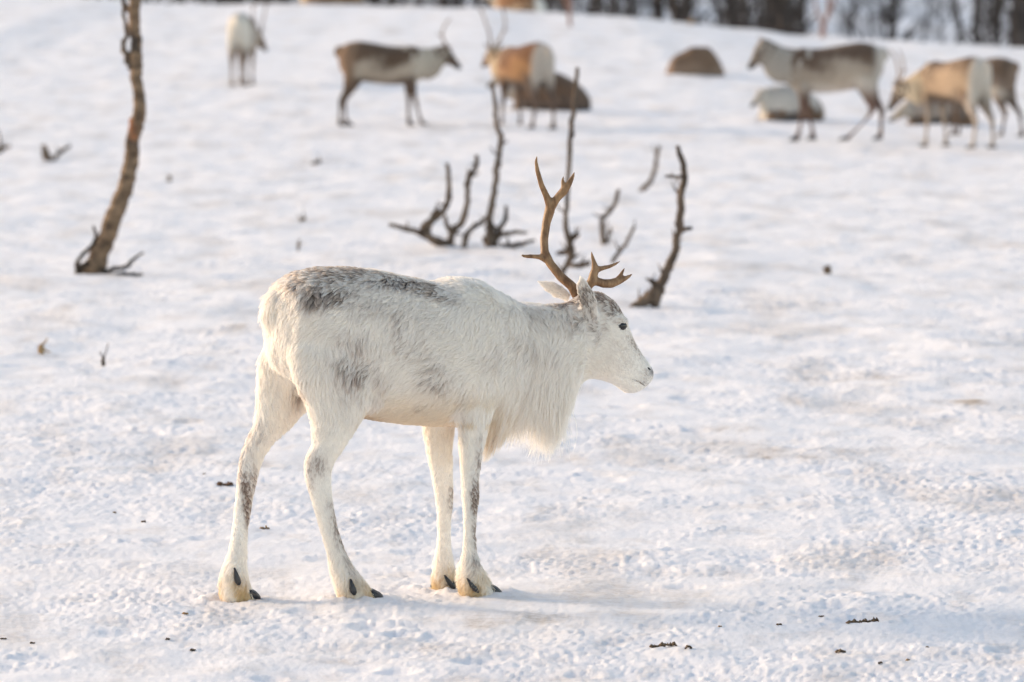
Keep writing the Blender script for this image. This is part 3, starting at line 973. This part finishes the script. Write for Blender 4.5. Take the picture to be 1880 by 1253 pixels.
def coat_fn(back, flank, belly, legs, neck, rumpc, face, back_z=.93, rump_x=.10, lying=False, muzzle=(.03, .024, .022), blotch=.12):
    A = [np.array(c, float) for c in (back, flank, belly, legs, neck, rumpc, face, muzzle)]

    def fn(V, part, nm, hb, hd):
        z = V[:, 2] + (.44 if lying else 0)
        x = V[:, 0] + .03 * wob(V, 5, 9.)
        w1 = .05 * wob(V, 6, 8.)
        C = np.tile(A[1], (len(V), 1))
        C = C + (A[0] * .5 + A[1] * .5 - C) * sstep(.1, .9, wob(V, 15, 7.) + .4 * wob(V, 16, 19.))[:, None] * min(1.0, blotch * 4)
        mix = lambda C, c, t: C + (c - C) * np.clip(t, 0, 1)[:, None]
        C = mix(C, A[0], sstep(back_z - .16, back_z + .06, z + w1 * 1.5 + .02 * wob(V, 17, 25.)))
        C = mix(C, A[2], 1 - sstep(.56, .66, z + w1))
        C = mix(C, A[5], 1 - sstep(rump_x - .05, rump_x + .07, x + .4 * (1.0 - z) * 0))
        C = mix(C, A[4], (part == 1) | (x > 1.0))
        C = mix(C, A[3], (part == 4) * sstep(.70, .48, V[:, 2]) if False else (part == 4) * (1 - sstep(.42, .66, V[:, 2])))
        C = mix(C, A[5], (part == 5) * 1.0)
        t = (V - hb) @ hd
        C = mix(C, A[6], ((part == 2) | (part == 3)) * 1.0)
        C = mix(C, A[7], (part == 2) * sstep(.18, .27, t))
        return np.clip(C * (1 + blotch * wob(V, 7, 14.))[:, None], .01, 1)
    return fn


GREYBROWN, PALE, CHEST, DARKLEG, WHITE, CREAM = (.135, .085, .058), (.43, .355, .285), (.34, .155, .06), (.12, .080, .060), (.70, .66, .60), (.60, .46, .32)
BROWN = (.20, .115, .07)


def put(px, py):
    g = ground_at(px, py)
    return (g[0], g[1], ground_z(g[0], g[1]) - .01)


def fit(px, py, metres_px):
    """size so that one body metre covers that many photograph pixels there"""
    return metres_px * ground_at(px, py)[1] / F_PX


STAND = ((.0, 0.), (.06, .0), (.02, 0.), (-.03, 0.))
# rear view, far left
herd_reindeer('reindeer', put(436, 159), R(84), fit(436, 158, 127), ((.05, 0), (-.08, 0), (.10, 0), (-.16, 0)), coat_fn(GREYBROWN, (.40, .34, .29), PALE, (.22, .16, .13), PALE, (.66, .61, .54), GREYBROWN, .98, .16),
              'pale rumped reindeer facing away, leftmost of the herd', antlers={'scale': .75, 'r': .015}, head=(1.06, -.12, .72, -45.0, -40.0))
# side view facing right
herd_reindeer('reindeer', put(622, 231), R(4), fit(640, 229, 146), ((.0, .0), (-.10, .0), (.0, 0.), (.16, 0.)), coat_fn(GREYBROWN, PALE, (.11, .075, .06), DARKLEG, (.47, .41, .34), (.24, .15, .10), (.15, .105, .08), .88, .20),
              'grey brown reindeer with thin pale antlers standing side on, facing right', antlers={'scale': .66, 'r': .015}, head=(1.32, 0, .93, -42.0, -4.0))
# chestnut one seen from behind, facing away to the left
herd_reindeer('reindeer', put(1006, 236), R(120), fit(1008, 236, 152), ((.10, 0.), (-.06, 0.), (.06, 0.), (-.04, 0.)), coat_fn((.15, .062, .026), (.31, .155, .068), (.085, .048, .03), (.13, .085, .065), CREAM, (.50, .43, .37), BROWN, .84, .12),
              'chestnut reindeer facing away behind the bare sticks', antlers={'scale': .9, 'r': .015}, head=(1.14, .10, .92, -30.0, 5.0))
# lying dark one behind the chestnut one
herd_reindeer('reindeer', put(1085, 204), R(176), fit(1085, 200, 132), 'lying', coat_fn((.12, .072, .048), (.15, .09, .06), (.19, .13, .10), DARKLEG, (.34, .29, .25), (.11, .07, .05), PALE, .90, .10, True),
              'dark brown reindeer lying on the snow behind the chestnut one', head=(1.20, 0, .95, -35.0, 0.0))
# lying brown hump, alone
herd_reindeer('reindeer', put(1224, 137), R(6), fit(1224, 134, 97), 'curled', coat_fn((.21, .125, .08), (.20, .125, .085), (.24, .16, .115), BROWN, (.20, .12, .08), (.25, .165, .12), BROWN, .90, .14, True),
              'brown reindeer lying curled up alone, a smooth dome on the snow', head=(.72, .30, .60, -30.0, 150.0))
# walking pale one facing left
herd_reindeer('reindeer', put(1622, 260), R(180), fit(1622, 258, 168), ((.30, -.10), (-.08, -.02), (.06, -.02), (-.14, .0)), coat_fn((.13, .083, .06), (.38, .31, .25), (.52, .46, .40), (.15, .09, .07), (.47, .42, .37), (.52, .47, .42), (.28, .22, .18), .86, .09, blotch=.2),
              'pale grey brown reindeer without antlers walking to the left', head=(1.30, 0, 1.02, -52.0, 4.0))
# lying pale one behind it
herd_reindeer('reindeer', put(1510, 221), R(208), fit(1510, 219, 118), 'lying', coat_fn((.50, .45, .40), (.52, .47, .42), (.16, .12, .10), BROWN, (.55, .50, .44), PALE, (.50, .44, .38), .99, .10, True),
              'pale reindeer lying on the snow behind the walking one', head=(1.10, .04, .86, -35.0, 10.0))
# chestnut and cream one, far right, facing left and away
herd_reindeer('reindeer', put(1812, 274), R(128), fit(1800, 272, 158), ((.02, 0.), (-.10, 0.), (.06, 0.), (-.08, 0.)), coat_fn((.10, .054, .033), (.40, .28, .19), (.085, .05, .032), (.36, .29, .24), CREAM, (.58, .52, .45), (.14, .10, .08), .96, .14, blotch=.25),
              'chestnut and cream reindeer at the right, head lowered to the left', antlers={'scale': .75, 'r': .014}, head=(1.24, .22, .68, -55.0, 30.0))
# grey brown one half hidden behind it
herd_reindeer('reindeer', put(1864, 252), R(146), fit(1856, 250, 138), ((.05, 0.), (-.16, 0.), (.0, 0.), (.04, 0.)), coat_fn((.14, .092, .065), (.22, .16, .125), (.46, .40, .34), (.13, .09, .07), PALE, (.24, .17, .13), GREYBROWN, .86, .02),
              'grey brown reindeer half hidden at the right edge of the picture', head=(1.28, 0, .90, -40.0, 0.0))
# lying one under them
herd_reindeer('reindeer', put(1795, 232), R(178), fit(1795, 230, 118), 'lying', coat_fn((.36, .31, .27), (.30, .25, .215), (.10, .08, .07), BROWN, (.42, .37, .32), (.08, .06, .05), PALE, .94, .26, True),
              'mottled grey reindeer lying behind the legs of the chestnut and cream one', head=(1.14, .10, .70, -30.0, 15.0))


def behind_crest(px, dist, rz, size, coat, label, head):
    x = (px - 940) / F_PX * dist
    herd_reindeer('reindeer', (x, dist, ground_z(x, dist) - .01), rz, size, 'lying', coat, label, head=head, voxel=.03)


behind_crest(552, 122.5, R(4), 1.25, coat_fn((.36, .19, .11), (.42, .24, .15), (.34, .22, .15), BROWN, PALE, CREAM, PALE, .95, .1, True),
             'tan reindeer lying on the crest at the top, left of the middle', (1.2, .05, .9, -30., 0.))
behind_crest(1000, 123.0, R(150), 1.1, coat_fn((.22, .10, .05), (.30, .15, .08), CREAM, BROWN, PALE, WHITE, PALE, .9, .1, True),
             'brown and white reindeer lying on the crest at the top, right of the middle', (1.2, .05, .9, -30., 0.))


# ------------------------------------------------------------------ branches and trees
def smooth_path(pts, rad, sub=4, jit=0.0, seed=0):
    """Catmull-Rom through the points, with slight crookedness"""
    r = np.random.default_rng(seed)
    pts = [np.asarray(p, float) for p in pts]
    ext = [2 * pts[0] - pts[1]] + pts + [2 * pts[-1] - pts[-2]]
    out, ro = [], []
    for i in range(1, len(ext) - 2):
        for s in range(sub):
            t = s / sub
            p0, p1, p2, p3 = ext[i - 1:i + 3]
            q = .5 * ((2 * p1) + (-p0 + p2) * t + (2 * p0 - 5 * p1 + 4 * p2 - p3) * t * t + (-p0 + 3 * p1 - 3 * p2 + p3) * t ** 3)
            rr = rad[i - 1] + (rad[i] - rad[i - 1]) * t
            if s or i > 1: q = q + r.normal(size=3) * jit * rr
            out.append(q); ro.append(rr * (1 + (r.random() - .5) * jit * .9))
    out.append(pts[-1]); ro.append(rad[-1])
    return out, ro


def stick_thing(name, label, cat, lines, mat, depth_py, group=None, seed=0, part='branch'):
    """lines: lists of (px, py, width px, depth offset m) that all root near the ground row depth_py"""
    x0, y0 = lines[0][0][0], depth_py
    g = ground_at(x0, y0)
    root = empty(name, (g[0], g[1], g[2]))
    tag(root, label, cat, group)
    s = F_PX / g[1]
    for i, ln in enumerate(lines):
        pts = [at(px, py, g[1] + dy) for (px, py, w, dy) in ln]
        if ln[0][1] > depth_py - 14:    # root it into the snow
            pts[0][2] = min(pts[0][2], float(terrain(pts[0][0], pts[0][1])) - .02)
        p, r = smooth_path(pts, [max(w, 3.0) / 2 / s for (_, _, w, _) in ln], 4, .17, seed * 31 + i)
        lo = Loft(); lo.tube(p, r, 0, 9)
        q = np.random.default_rng(seed * 77 + i)
        for k in range(int(len(p) * .30)):      # broken spurs and knots
            j = int(q.integers(2, max(3, len(p) - 2))) if len(p) > 5 else 1
            dv = q.normal(size=3) + np.array((0, 0, .5)); dv /= np.linalg.norm(dv)
            ll = q.uniform(.015, .075)
            lo.tube([p[j], p[j] + dv * (r[j] + ll * .5), p[j] + dv * (r[j] + ll) + np.array((0, 0, ll * .3))], [r[j] * .55, min(r[j] * .4, .007), .0025], 0, 6)
        o = link(part if i else ('trunk' if name.endswith('tree') else part), lo.raw_mesh(part), mat)
        unroot(o, root)
    return root


def young_birch():
    g = ground_at(172, 503)
    d = g[1]
    root = empty('birch_tree', g)
    tag(root, 'crooked bare birch trunk with orange peeled bark at the left', 'tree')
    s = F_PX / d
    tr = [(168, 508, 56), (178, 482, 42), (195, 440, 38), (214, 385, 36), (230, 345, 34), (240, 300, 32), (243, 262, 29), (252, 225, 30), (257, 195, 26), (252, 160, 24), (250, 120, 26), (250, 80, 24), (246, 40, 24), (247, 0, 24), (250, -60, 22),
          (240, -160, 20), (255, -300, 17), (262, -450, 13), (255, -620, 8), (262, -760, 4)]
    pts = [at(x, y, d + .02 * math.sin(i * 1.3)) for i, (x, y, w) in enumerate(tr)]
    pts[0][2] = float(terrain(pts[0][0], pts[0][1])) - .03
    p, r = smooth_path(pts, [w * .88 / 2 / s for (_, _, w) in tr], 5, .08, 4)
    lo = Loft(); lo.tube(p, r, 0, 18)
    o = link('trunk', lo.raw_mesh('trunk'), MAT['bark']); unroot(o, root)
    rr = np.random.default_rng(5)
    br = [[(246, 130, 16, 0), (236, 112, 14, .02), (229, 85, 10, .03), (232, 55, 8, .03), (226, 20, 7, .04), (228, -30, 6, .05), (215, -120, 4, .1)],
          [(240, 22, 12, 0), (232, 12, 9, .0), (226, 4, 8, .02), (212, -40, 5, .05)],
          [(150, 500, 14, .0), (142, 492, 9, -.02), (146, 476, 8, -.02), (163, 458, 8, -.02), (176, 440, 7, 0), (171, 415, 5, .0)],
          [(188, 503, 12, .0), (202, 496, 9, -.03), (220, 491, 8, -.04), (236, 488, 8, -.05), (246, 475, 6, -.05), (264, 464, 4, -.06)],
          [(140, 502, 12, -.02), (152, 492, 16, -.02), (172, 482, 14, -.02)],
          [(198, 503, 9, -.05), (228, 504, 8, -.06), (262, 504, 5, -.10)]]
    for k in range(12):      # the crown, above the picture
        i = int(lerp(30, len(p) - 4, k / 11)) * 1
        b = p[min(i + 44, len(p) - 3)]
        a = rr.uniform(0, 6.28)
        L = rr.uniform(.5, 1.1)
        dirv = np.array((math.cos(a), math.sin(a), rr.uniform(.6, 1.1)))
        q = [b, b + dirv * L * .35, b + dirv * L * .7 + np.array((0, 0, .1)), b + dirv * L + np.array((0, 0, .3))]
        pp, rad = smooth_path(q, [.018, .013, .008, .003], 3, .3, 60 + k)
        lo = Loft(); lo.tube(pp, rad, 0, 7)
        for j in range(4):
            b2 = pp[int(rr.integers(3, len(pp) - 1))]
            d2 = norm(dirv + rr.normal(size=3) * .6)
            lo.tube([b2, b2 + d2 * .2, b2 + d2 * .42 + np.array((0, 0, .05))], [.006, .004, .0015], 0, 5)
        o = link('branch', lo.raw_mesh('branch'), MAT['dead']); unroot(o, root)
    for i, ln in enumerate(br):
        q = [at(x, y, d + dd) for (x, y, w, dd) in ln]
        pp, rad = smooth_path(q, [w / 2 / s for (_, _, w, _) in ln], 4, .25, 20 + i)
        lo = Loft(); lo.tube(pp, rad, 0, 9)
        o = link('branch' if i < 4 else 'root_flare', lo.raw_mesh('branch'), MAT['dead'] if i < 2 else MAT['dark_wood']); unroot(o, root)


young_birch()

stick_thing('dead_shrub', 'dead shrub of crooked bare branches, left one of the cluster', 'shrub', [
    [(836, 454, 16, 0), (812, 446, 18, .02), (788, 436, 14, .0), (768, 426, 11, -.04), (742, 420, 9, -.06), (714, 413, 7, -.08)],
    [(772, 427, 11, 0), (786, 410, 14, 0), (800, 402, 12, .02), (815, 388, 11, .03), (823, 365, 11, .03), (824, 330, 9, .04), (820, 300, 7, .05)],
    [(790, 436, 12, .0), (784, 418, 10, .03), (795, 396, 8, .05), (805, 384, 7, .06)],
    [(828, 448, 14, .02), (830, 430, 12, .05), (848, 408, 13, .05), (857, 375, 10, .05), (858, 345, 10, .05), (862, 324, 12, .05), (874, 306, 9, .05), (875, 285, 8, .06)],
    [(832, 434, 10, .05), (820, 412, 9, .06), (818, 396, 7, .07)],
    [(852, 458, 12, -.04), (855, 436, 11, -.06), (866, 420, 9, -.06), (884, 408, 8, -.05), (896, 396, 6, -.04)]], MAT['dead'], 455, seed=1)
stick_thing('dead_shrub', 'dead shrub with one tall crooked stem in front of the chestnut reindeer', 'shrub', [
    [(905, 455, 30, 0), (902, 432, 20, .0), (898, 405, 13, .02), (903, 375, 13, .02), (908, 345, 11, .03), (912, 310, 11, .03), (917, 280, 10, .04), (919, 252, 11, .04), (912, 232, 9, .05), (909, 200, 8, .06), (905, 150, 7, .08)],
    [(908, 440, 14, 0), (918, 420, 10, -.03), (928, 402, 9, -.03), (929, 378, 7, -.02)],
    [(898, 448, 12, .02), (888, 436, 8, .06)],
    [(915, 455, 16, -.03), (935, 453, 12, -.06), (955, 449, 9, -.10), (982, 441, 5, -.14)],
    [(918, 432, 9, .06), (940, 428, 8, .10), (968, 427, 5, .14)]], MAT['dead'], 455, seed=2)
stick_thing('bare_sapling', 'tall thin bare sapling stem rising behind the tall antler', 'sapling', [
    [(1030, 522, 8, 0), (1034, 498, 10, 0), (1045, 480, 12, 0), (1050, 462, 15, 0), (1045, 440, 14, 0), (1038, 412, 10, .0), (1041, 370, 9, .02), (1044, 310, 9, .03), (1049, 240, 10, .05), (1055, 180, 9, .06), (1060, 124, 7, .08)],
    [(1048, 445, 8, 0), (1056, 435, 9, -.02), (1064, 432, 5, -.03)],
    [(1046, 464, 10, .02), (1032, 464, 11, .05), (1022, 466, 6, .06)],
    [(1046, 486, 8, -.03), (1064, 489, 12, -.05), (1084, 482, 9, -.06)]], MAT['dead'], 505, seed=3)
stick_thing('dead_twig', 'short crooked twig standing right of the tall antler', 'twig', [
    [(1110, 450, 11, 0), (1105, 428, 9, 0), (1107, 404, 9, 0), (1120, 388, 8, 0), (1130, 372, 8, 0), (1136, 348, 7, 0)], [(1112, 446, 7, 0), (1120, 425, 6, .03), (1122, 418, 4, .03)]], MAT['dead'], 450, seed=4)
stick_thing('dead_twig', 'thin straight twig leaning right above the short antler', 'twig', [
    [(1122, 484, 8, 0), (1138, 462, 8, 0), (1152, 442, 7, 0), (1166, 415, 5, 0)]], MAT['dead'], 482, seed=5)
stick_thing('dead_twig', 'dark crooked twig farthest back, left of the curved sapling', 'twig', [
    [(1172, 354, 8, 0), (1182, 346, 10, 0), (1196, 330, 9, 0), (1203, 305, 8, .02), (1210, 268, 7, .03)]], MAT['dead'], 353, seed=6)
stick_thing('curved_sapling', 'thick curved bare sapling rising from the snow right of the head', 'sapling', [
    [(1152, 572, 12, -.05), (1172, 562, 20, -.02), (1195, 548, 27, 0), (1213, 525, 20, .0), (1228, 492, 17, .02), (1240, 455, 15, .02), (1247, 415, 14, .03), (1250, 370, 15, .04), (1256, 325, 12, .05), (1252, 295, 11, .05), (1243, 268, 8, .06)],
    [(1249, 424, 9, .03), (1258, 421, 9, .0), (1269, 419, 7, -.03)],
    [(1254, 326, 7, .05), (1240, 325, 6, .0), (1222, 323, 5, -.04)],
    [(1210, 528, 8, 0), (1198, 517, 7, -.05), (1186, 512, 4, -.08)],
    [(1200, 560, 18, 0), (1208, 545, 14, 0), (1212, 532, 10, 0)],
    [(1240, 450, 7, .02), (1236, 438, 4, .02)]], MAT['dead'], 566, seed=7)
stick_thing('tree_stump', 'small broken stump with a side twig left of the birch', 'stump', [
    [(88, 300, 18, 0), (84, 285, 16, 0), (80, 266, 9, 0)], [(94, 290, 8, .05), (108, 282, 9, .08), (130, 268, 5, .1)]], MAT['dead'], 298, seed=8)
stick_thing('dead_twig', 'small twig sticking in from the left edge', 'twig', [[(-12, 282, 9, 0), (2, 274, 10, 0), (20, 268, 5, 0)], [(2, 274, 6, 0), (0, 258, 4, 0), (-4, 238, 3, 0)]], MAT['dead'], 280, seed=9)
stick_thing('dead_twig', 'tiny upright twig stub in the snow below the birch', 'twig', [[(190, 670, 8, 0), (189, 662, 7, 0), (192, 655, 4, 0)]], MAT['dark_wood'], 669, seed=10)
stick_thing('dead_twig', 'tiny dark stub in the snow right of the curved sapling', 'twig', [[(1520, 505, 15, 0), (1519, 496, 13, 0), (1522, 488, 6, 0)]], MAT['dead'], 504, seed=11)
stick_thing('dead_twig', 'tiny tan stub in the snow at the left edge', 'twig', [[(76, 649, 12, 0), (74, 640, 11, 0), (77, 633, 5, 0)]], MAT['straw'], 648, seed=12)
stick_thing('dead_twig', 'tiny stub in the snow right of the birch trunk', 'twig', [[(310, 332, 10, 0), (311, 323, 7, 0)]], MAT['litter'], 331, seed=13)
stick_thing('dead_twig', 'faint small twig between the birch and the grey brown reindeer', 'twig', [[(565, 304, 6, 0), (580, 299, 8, 0), (590, 296, 4, 0)]], MAT['litter'], 304, seed=14)
stick_thing('dead_twig', 'faint upright grass stem left of the white reindeer back', 'twig', [[(547, 462, 5, 0), (548, 448, 5, 0), (550, 440, 3, 0)]], MAT['litter'], 460, seed=15)
stick_thing('dead_twig', 'faint dark speck of a twig over the white reindeer rump', 'twig', [[(548, 408, 7, 0), (556, 402, 8, 0), (562, 400, 4, 0)]], MAT['litter'], 408, seed=16)


# ------------------------------------------------------------------ litter on the near snow
def flake(name, label, px, py, wpx, hpx, mat, seed, cat='litter', group=None, bits=1):
    g = ground_at(px, py)
    s = F_PX / g[1]
    r = np.random.default_rng(seed)
    root = empty(name, g)
    tag(root, label, cat, group)
    w, h = wpx / s, hpx / s
    for k in range(bits):
        nu, nv = 12, 6
        V, F = [], []
        ox = (k - (bits - 1) / 2) * w / max(bits, 1) * 1.0
        ww = w / bits * r.uniform(.75, 1.2)
        z0 = ground_z(g[0] + ox, g[1])
        rim = 1 + .35 * r.normal(size=nu + 1)
        for i in range(nu + 1):
            t = i / nu
            prof = math.sin(math.pi * (.06 + .88 * t)) ** .7 * rim[i] if 0 < i < nu else .12
            for j in range(nv + 1):
                v = j / nv * 2 - 1
                V.append((g[0] + ox + (t - .5) * ww, g[1] + v * ww * .42 * prof + r.normal() * .003,
                          z0 + h * (.08 + .75 * (.45 + .3 * math.sin(3.1 * t + seed) + .25 * math.sin(8 * t + 2 * v + k)) * (1 - .7 * v * v) * prof) + r.normal() * h * .04))
        for i in range(nu):
            for j in range(nv):
                a = i * (nv + 1) + j
                F.append((a, a + 1, a + nv + 2, a + nv + 1))
        me = mesh_np(name, V, F)
        o = link('blade' if cat == 'leaf' else 'piece', me, mat)
        md = o.modifiers.new('thick', 'SOLIDIFY'); md.thickness = .003
        unroot(o, root)


flake('curled_leaf', 'curled dark brown leaf on the snow beside the far hind leg', 413, 893, 38, 17, MAT['leaf'], 3, 'leaf')
flake('bark_flake', 'brown bark flake pair at the bottom right of the white reindeer', 1218, 1190, 46, 14, MAT['litter'], 4, 'bark', bits=2)
flake('bark_flake', 'long dark bark strip on the snow at the lower right', 1584, 1146, 58, 9, MAT['litter'], 5, 'bark', bits=3)
flake('bark_flake', 'tiny dark flake right beside the brown bark flake pair', 1264, 1198, 12, 5, MAT['litter'], 6, 'bark')
flake('bark_flake', 'small dark flake below the long bark strip', 1543, 1195, 17, 6, MAT['litter'], 7, 'bark')
flake('dry_leaf', 'small tan leaf on the snow between the hind legs', 486, 973, 18, 8, MAT['straw'], 8, 'leaf', bits=2)
SPECKS = [(1322, 1156), (1430, 1147), (1508, 1132), (1616, 1223), (1667, 1214), (1703, 1196), (60, 1185), (6, 1175), (210, 940), (263, 957), (308, 1177), (354, 1195), (340, 1132), (375, 868)]
for i, (x, y) in enumerate(SPECKS):
    flake('litter_speck', 'tiny dark speck of plant litter lying on the near snow', x, y, 5 + (i * 7) % 5, 2.6, MAT['litter' if i % 4 else 'straw'], 40 + i, 'litter', 'specks of litter on the near snow')


# ------------------------------------------------------------------ the wood behind the crest
def bare_tree_mesh(seed, h, r0, spread=1.0, twigs=70):
    """trunk and twiggy crown of a leafless birch, as two meshes"""
    r = np.random.default_rng(seed)
    pts = [np.array((0, 0, -.3))]
    drift = r.normal(size=2) * .12
    for k in range(1, 7):
        pts.append(np.array((drift[0] * k / 6 * h * .3 + r.normal() * .05 * h * .2, drift[1] * k / 6 * h * .3, h * k / 6)))
    p, rad = smooth_path(pts, [r0 * (1 - .14 * k) for k in range(7)], 3, .12, seed)
    t = Loft(); t.tube(p, rad, 0, 7)
    c = Loft()
    for k in range(twigs):
        f = r.random() ** 1.1 * .93
        i = int(f * (len(p) - 2))
        b = p[i]
        a = r.uniform(0, 6.28)
        up = r.uniform(.5, 1.5)
        L = spread * (.35 + .65 * r.random()) * h * .22
        dv = np.array((math.cos(a), math.sin(a), up)); dv /= np.linalg.norm(dv)
        q1 = b + dv * L * .5
        q2 = b + dv * L + np.array((0, 0, .12 * L))
        rr = max(.008, rad[i] * .3)
        c.tube([b, q1, q2], [rr, rr * .7, rr * .25], 0, 4)
        for j in range(3):
            d2 = dv + r.normal(size=3) * .5
            c.tube([q1, q1 + d2 * L * .35], [rr * .55, rr * .2], 0, 3)
    return t.raw_mesh('trunk'), c.raw_mesh('crown')


protos = [bare_tree_mesh(200 + k, h, r0, sp, tw) for k, (h, r0, sp, tw) in enumerate(((6.5, .11, 1.0, 70), (5.5, .07, 1.1, 80), (7.0, .16, .9, 80), (4.5, .05, 1.3, 110)))]
TREES = [  # (px, distance, prototype, scale, label)
    (1240, 150, 2, 1.0, 'dark bare birch at the left end of the dense wood'),
    (1437, 150, 2, 1.15, 'thickest dark birch trunk above the walking reindeer head'),
    (1462, 152, 1, 1.0, 'slim brownish birch right beside the thickest trunk'),
    (1600, 160, 3, 1.1, 'bushy bare birch in the middle of the open wood'),
    (1645, 156, 2, .9, 'dark upright birch right of the bushy one'),
    (1725, 160, 3, .8, 'low bushy birch left of the bright gap'),
    (1828, 158, 0, 1.0, 'birch standing alone right of the bright gap'),
    (1862, 170, 3, .6, 'low bush at the right edge above the herd'),
    (1560, 175, 0, .9, 'thin birch behind the reddish stem'),
    (1130, 150, 0, .9, 'dark birch on the crest above the lying brown dome'),
    (1320, 158, 1, 1.0, 'slim birch in the dense part of the wood'),
    (1690, 185, 1, .9, 'thin far birch behind the open wood'),
]
for (px, dist, k, s, lab) in TREES:
    x = (px - 940) / F_PX * dist
    root = empty('birch_tree', (x, dist, float(terrain(x, dist)) - .05), random.uniform(0, 6.28))
    root.scale = (s, s, s)
    tag(root, lab, 'tree', 'bare birches behind the crest')
    for nm_, me in zip(('trunk', 'crown'), protos[k]):
        o = link(nm_, me, MAT['wood'], root)
        if nm_ == 'crown': o['kind'] = 'stuff'


def wood_mass():
    """the far wood that reads as one dark mass: hundreds of trunks and twigs in one mesh"""
    r = np.random.default_rng(77)
    Vs, Fs, off = [], [], 0
    arr = []
    light = [bare_tree_mesh(260 + k, h, r0, sp, tw) for k, (h, r0, sp, tw) in enumerate(((6.5, .11, 1.0, 34), (5.5, .07, 1.1, 38), (7.0, .15, .9, 36), (4.5, .05, 1.3, 52)))]
    for tm, cm in light:
        for me in (tm, cm):
            v = np.empty(len(me.vertices) * 3); me.vertices.foreach_get('co', v); v = v.reshape(-1, 3)
            arr.append((v, [tuple(p.vertices) for p in me.polygons]))
    for n in range(290):
        px = r.uniform(-250, 2300) if n < 190 else r.uniform(330, 1470)
        u = r.random()
        if px > 1470 and u < .62: continue
        if px < 1000 and u < .2: continue
        dist = r.uniform(150, 235)
        x = (px - 940) / F_PX * dist
        z = float(terrain(x, dist))
        k = int(r.integers(0, 4)); s = r.uniform(.75, 1.2); a = r.uniform(0, 6.28)
        ca, sa = math.cos(a) * s, math.sin(a) * s
        for v, f in arr[2 * k:2 * k + 2]:
            w = np.stack((v[:, 0] * ca - v[:, 1] * sa + x, v[:, 0] * sa + v[:, 1] * ca + dist, v[:, 2] * s + z), 1)
            Vs.append(w); Fs += [tuple(i + off for i in q) for q in f]; off += len(w)
    me = mesh_np('wood', np.concatenate(Vs), Fs, False)
    tag(link('far_wood', me, MAT['wood']), 'dark leafless wood along the top behind the snow crest', 'wood', None, 'stuff')


wood_mass()


def stem_at(name, label, px, base_py, dist, lines, mat, cat='sapling'):
    x = (px - 940) / F_PX * dist
    root = empty(name, (x, dist, float(terrain(x, dist))))
    tag(root, label, cat)
    s = F_PX / dist
    for i, ln in enumerate(lines):
        q = [at(a, b, dist) for (a, b, w) in ln]
        if i == 0: q[0][2] = float(terrain(q[0][0], dist)) - .03
        p, rad = smooth_path(q, [w / 2 / s for (_, _, w) in ln], 4, .25, 300 + i + int(px))
        lo = Loft(); lo.tube(p, rad, 0, 7)
        unroot(link('stem', lo.raw_mesh('stem'), mat), root)


stem_at('red_sapling', 'thin reddish sapling on the crest at the right', 1512, 70, 117, [[(1511, 72, 11), (1514, 45, 9), (1521, 20, 8), (1524, -40, 6), (1530, -140, 3)], [(1512, 48, 6), (1500, 20, 5), (1494, -30, 3)], [(1514, 40, 5), (1530, 8, 5), (1540, -40, 3)]], MAT['red_stem'])
stem_at('red_sapling', 'thin pinkish twig on the slope above the lying dark reindeer', 1045, 55, 104, [[(1050, 58, 6), (1044, 36, 7), (1046, 12, 8), (1042, -30, 6), (1046, -90, 3)], [(1045, 16, 5), (1036, 2, 4), (1030, -30, 3)]], MAT['red_stem'])
stem_at('brown_brush', 'low brown brush on the crest right of the birch', 278, 18, 117, [[(285, 22, 9), (275, 10, 12), (262, -2, 9), (250, -30, 5)], [(280, 14, 8), (290, -4, 7), (300, -40, 4)], [(276, 12, 8), (272, -10, 6), (276, -50, 4)], [(282, 16, 8), (310, 6, 6), (330, -20, 4)]], MAT['dark_wood'], 'brush')
stem_at('dry_tuft', 'tiny orange dry tuft on the crest left of the dense wood', 1270, 48, 116, [[(1270, 52, 8), (1268, 44, 9), (1272, 36, 4)], [(1268, 48, 6), (1262, 40, 4)]], MAT['straw'], 'tuft')
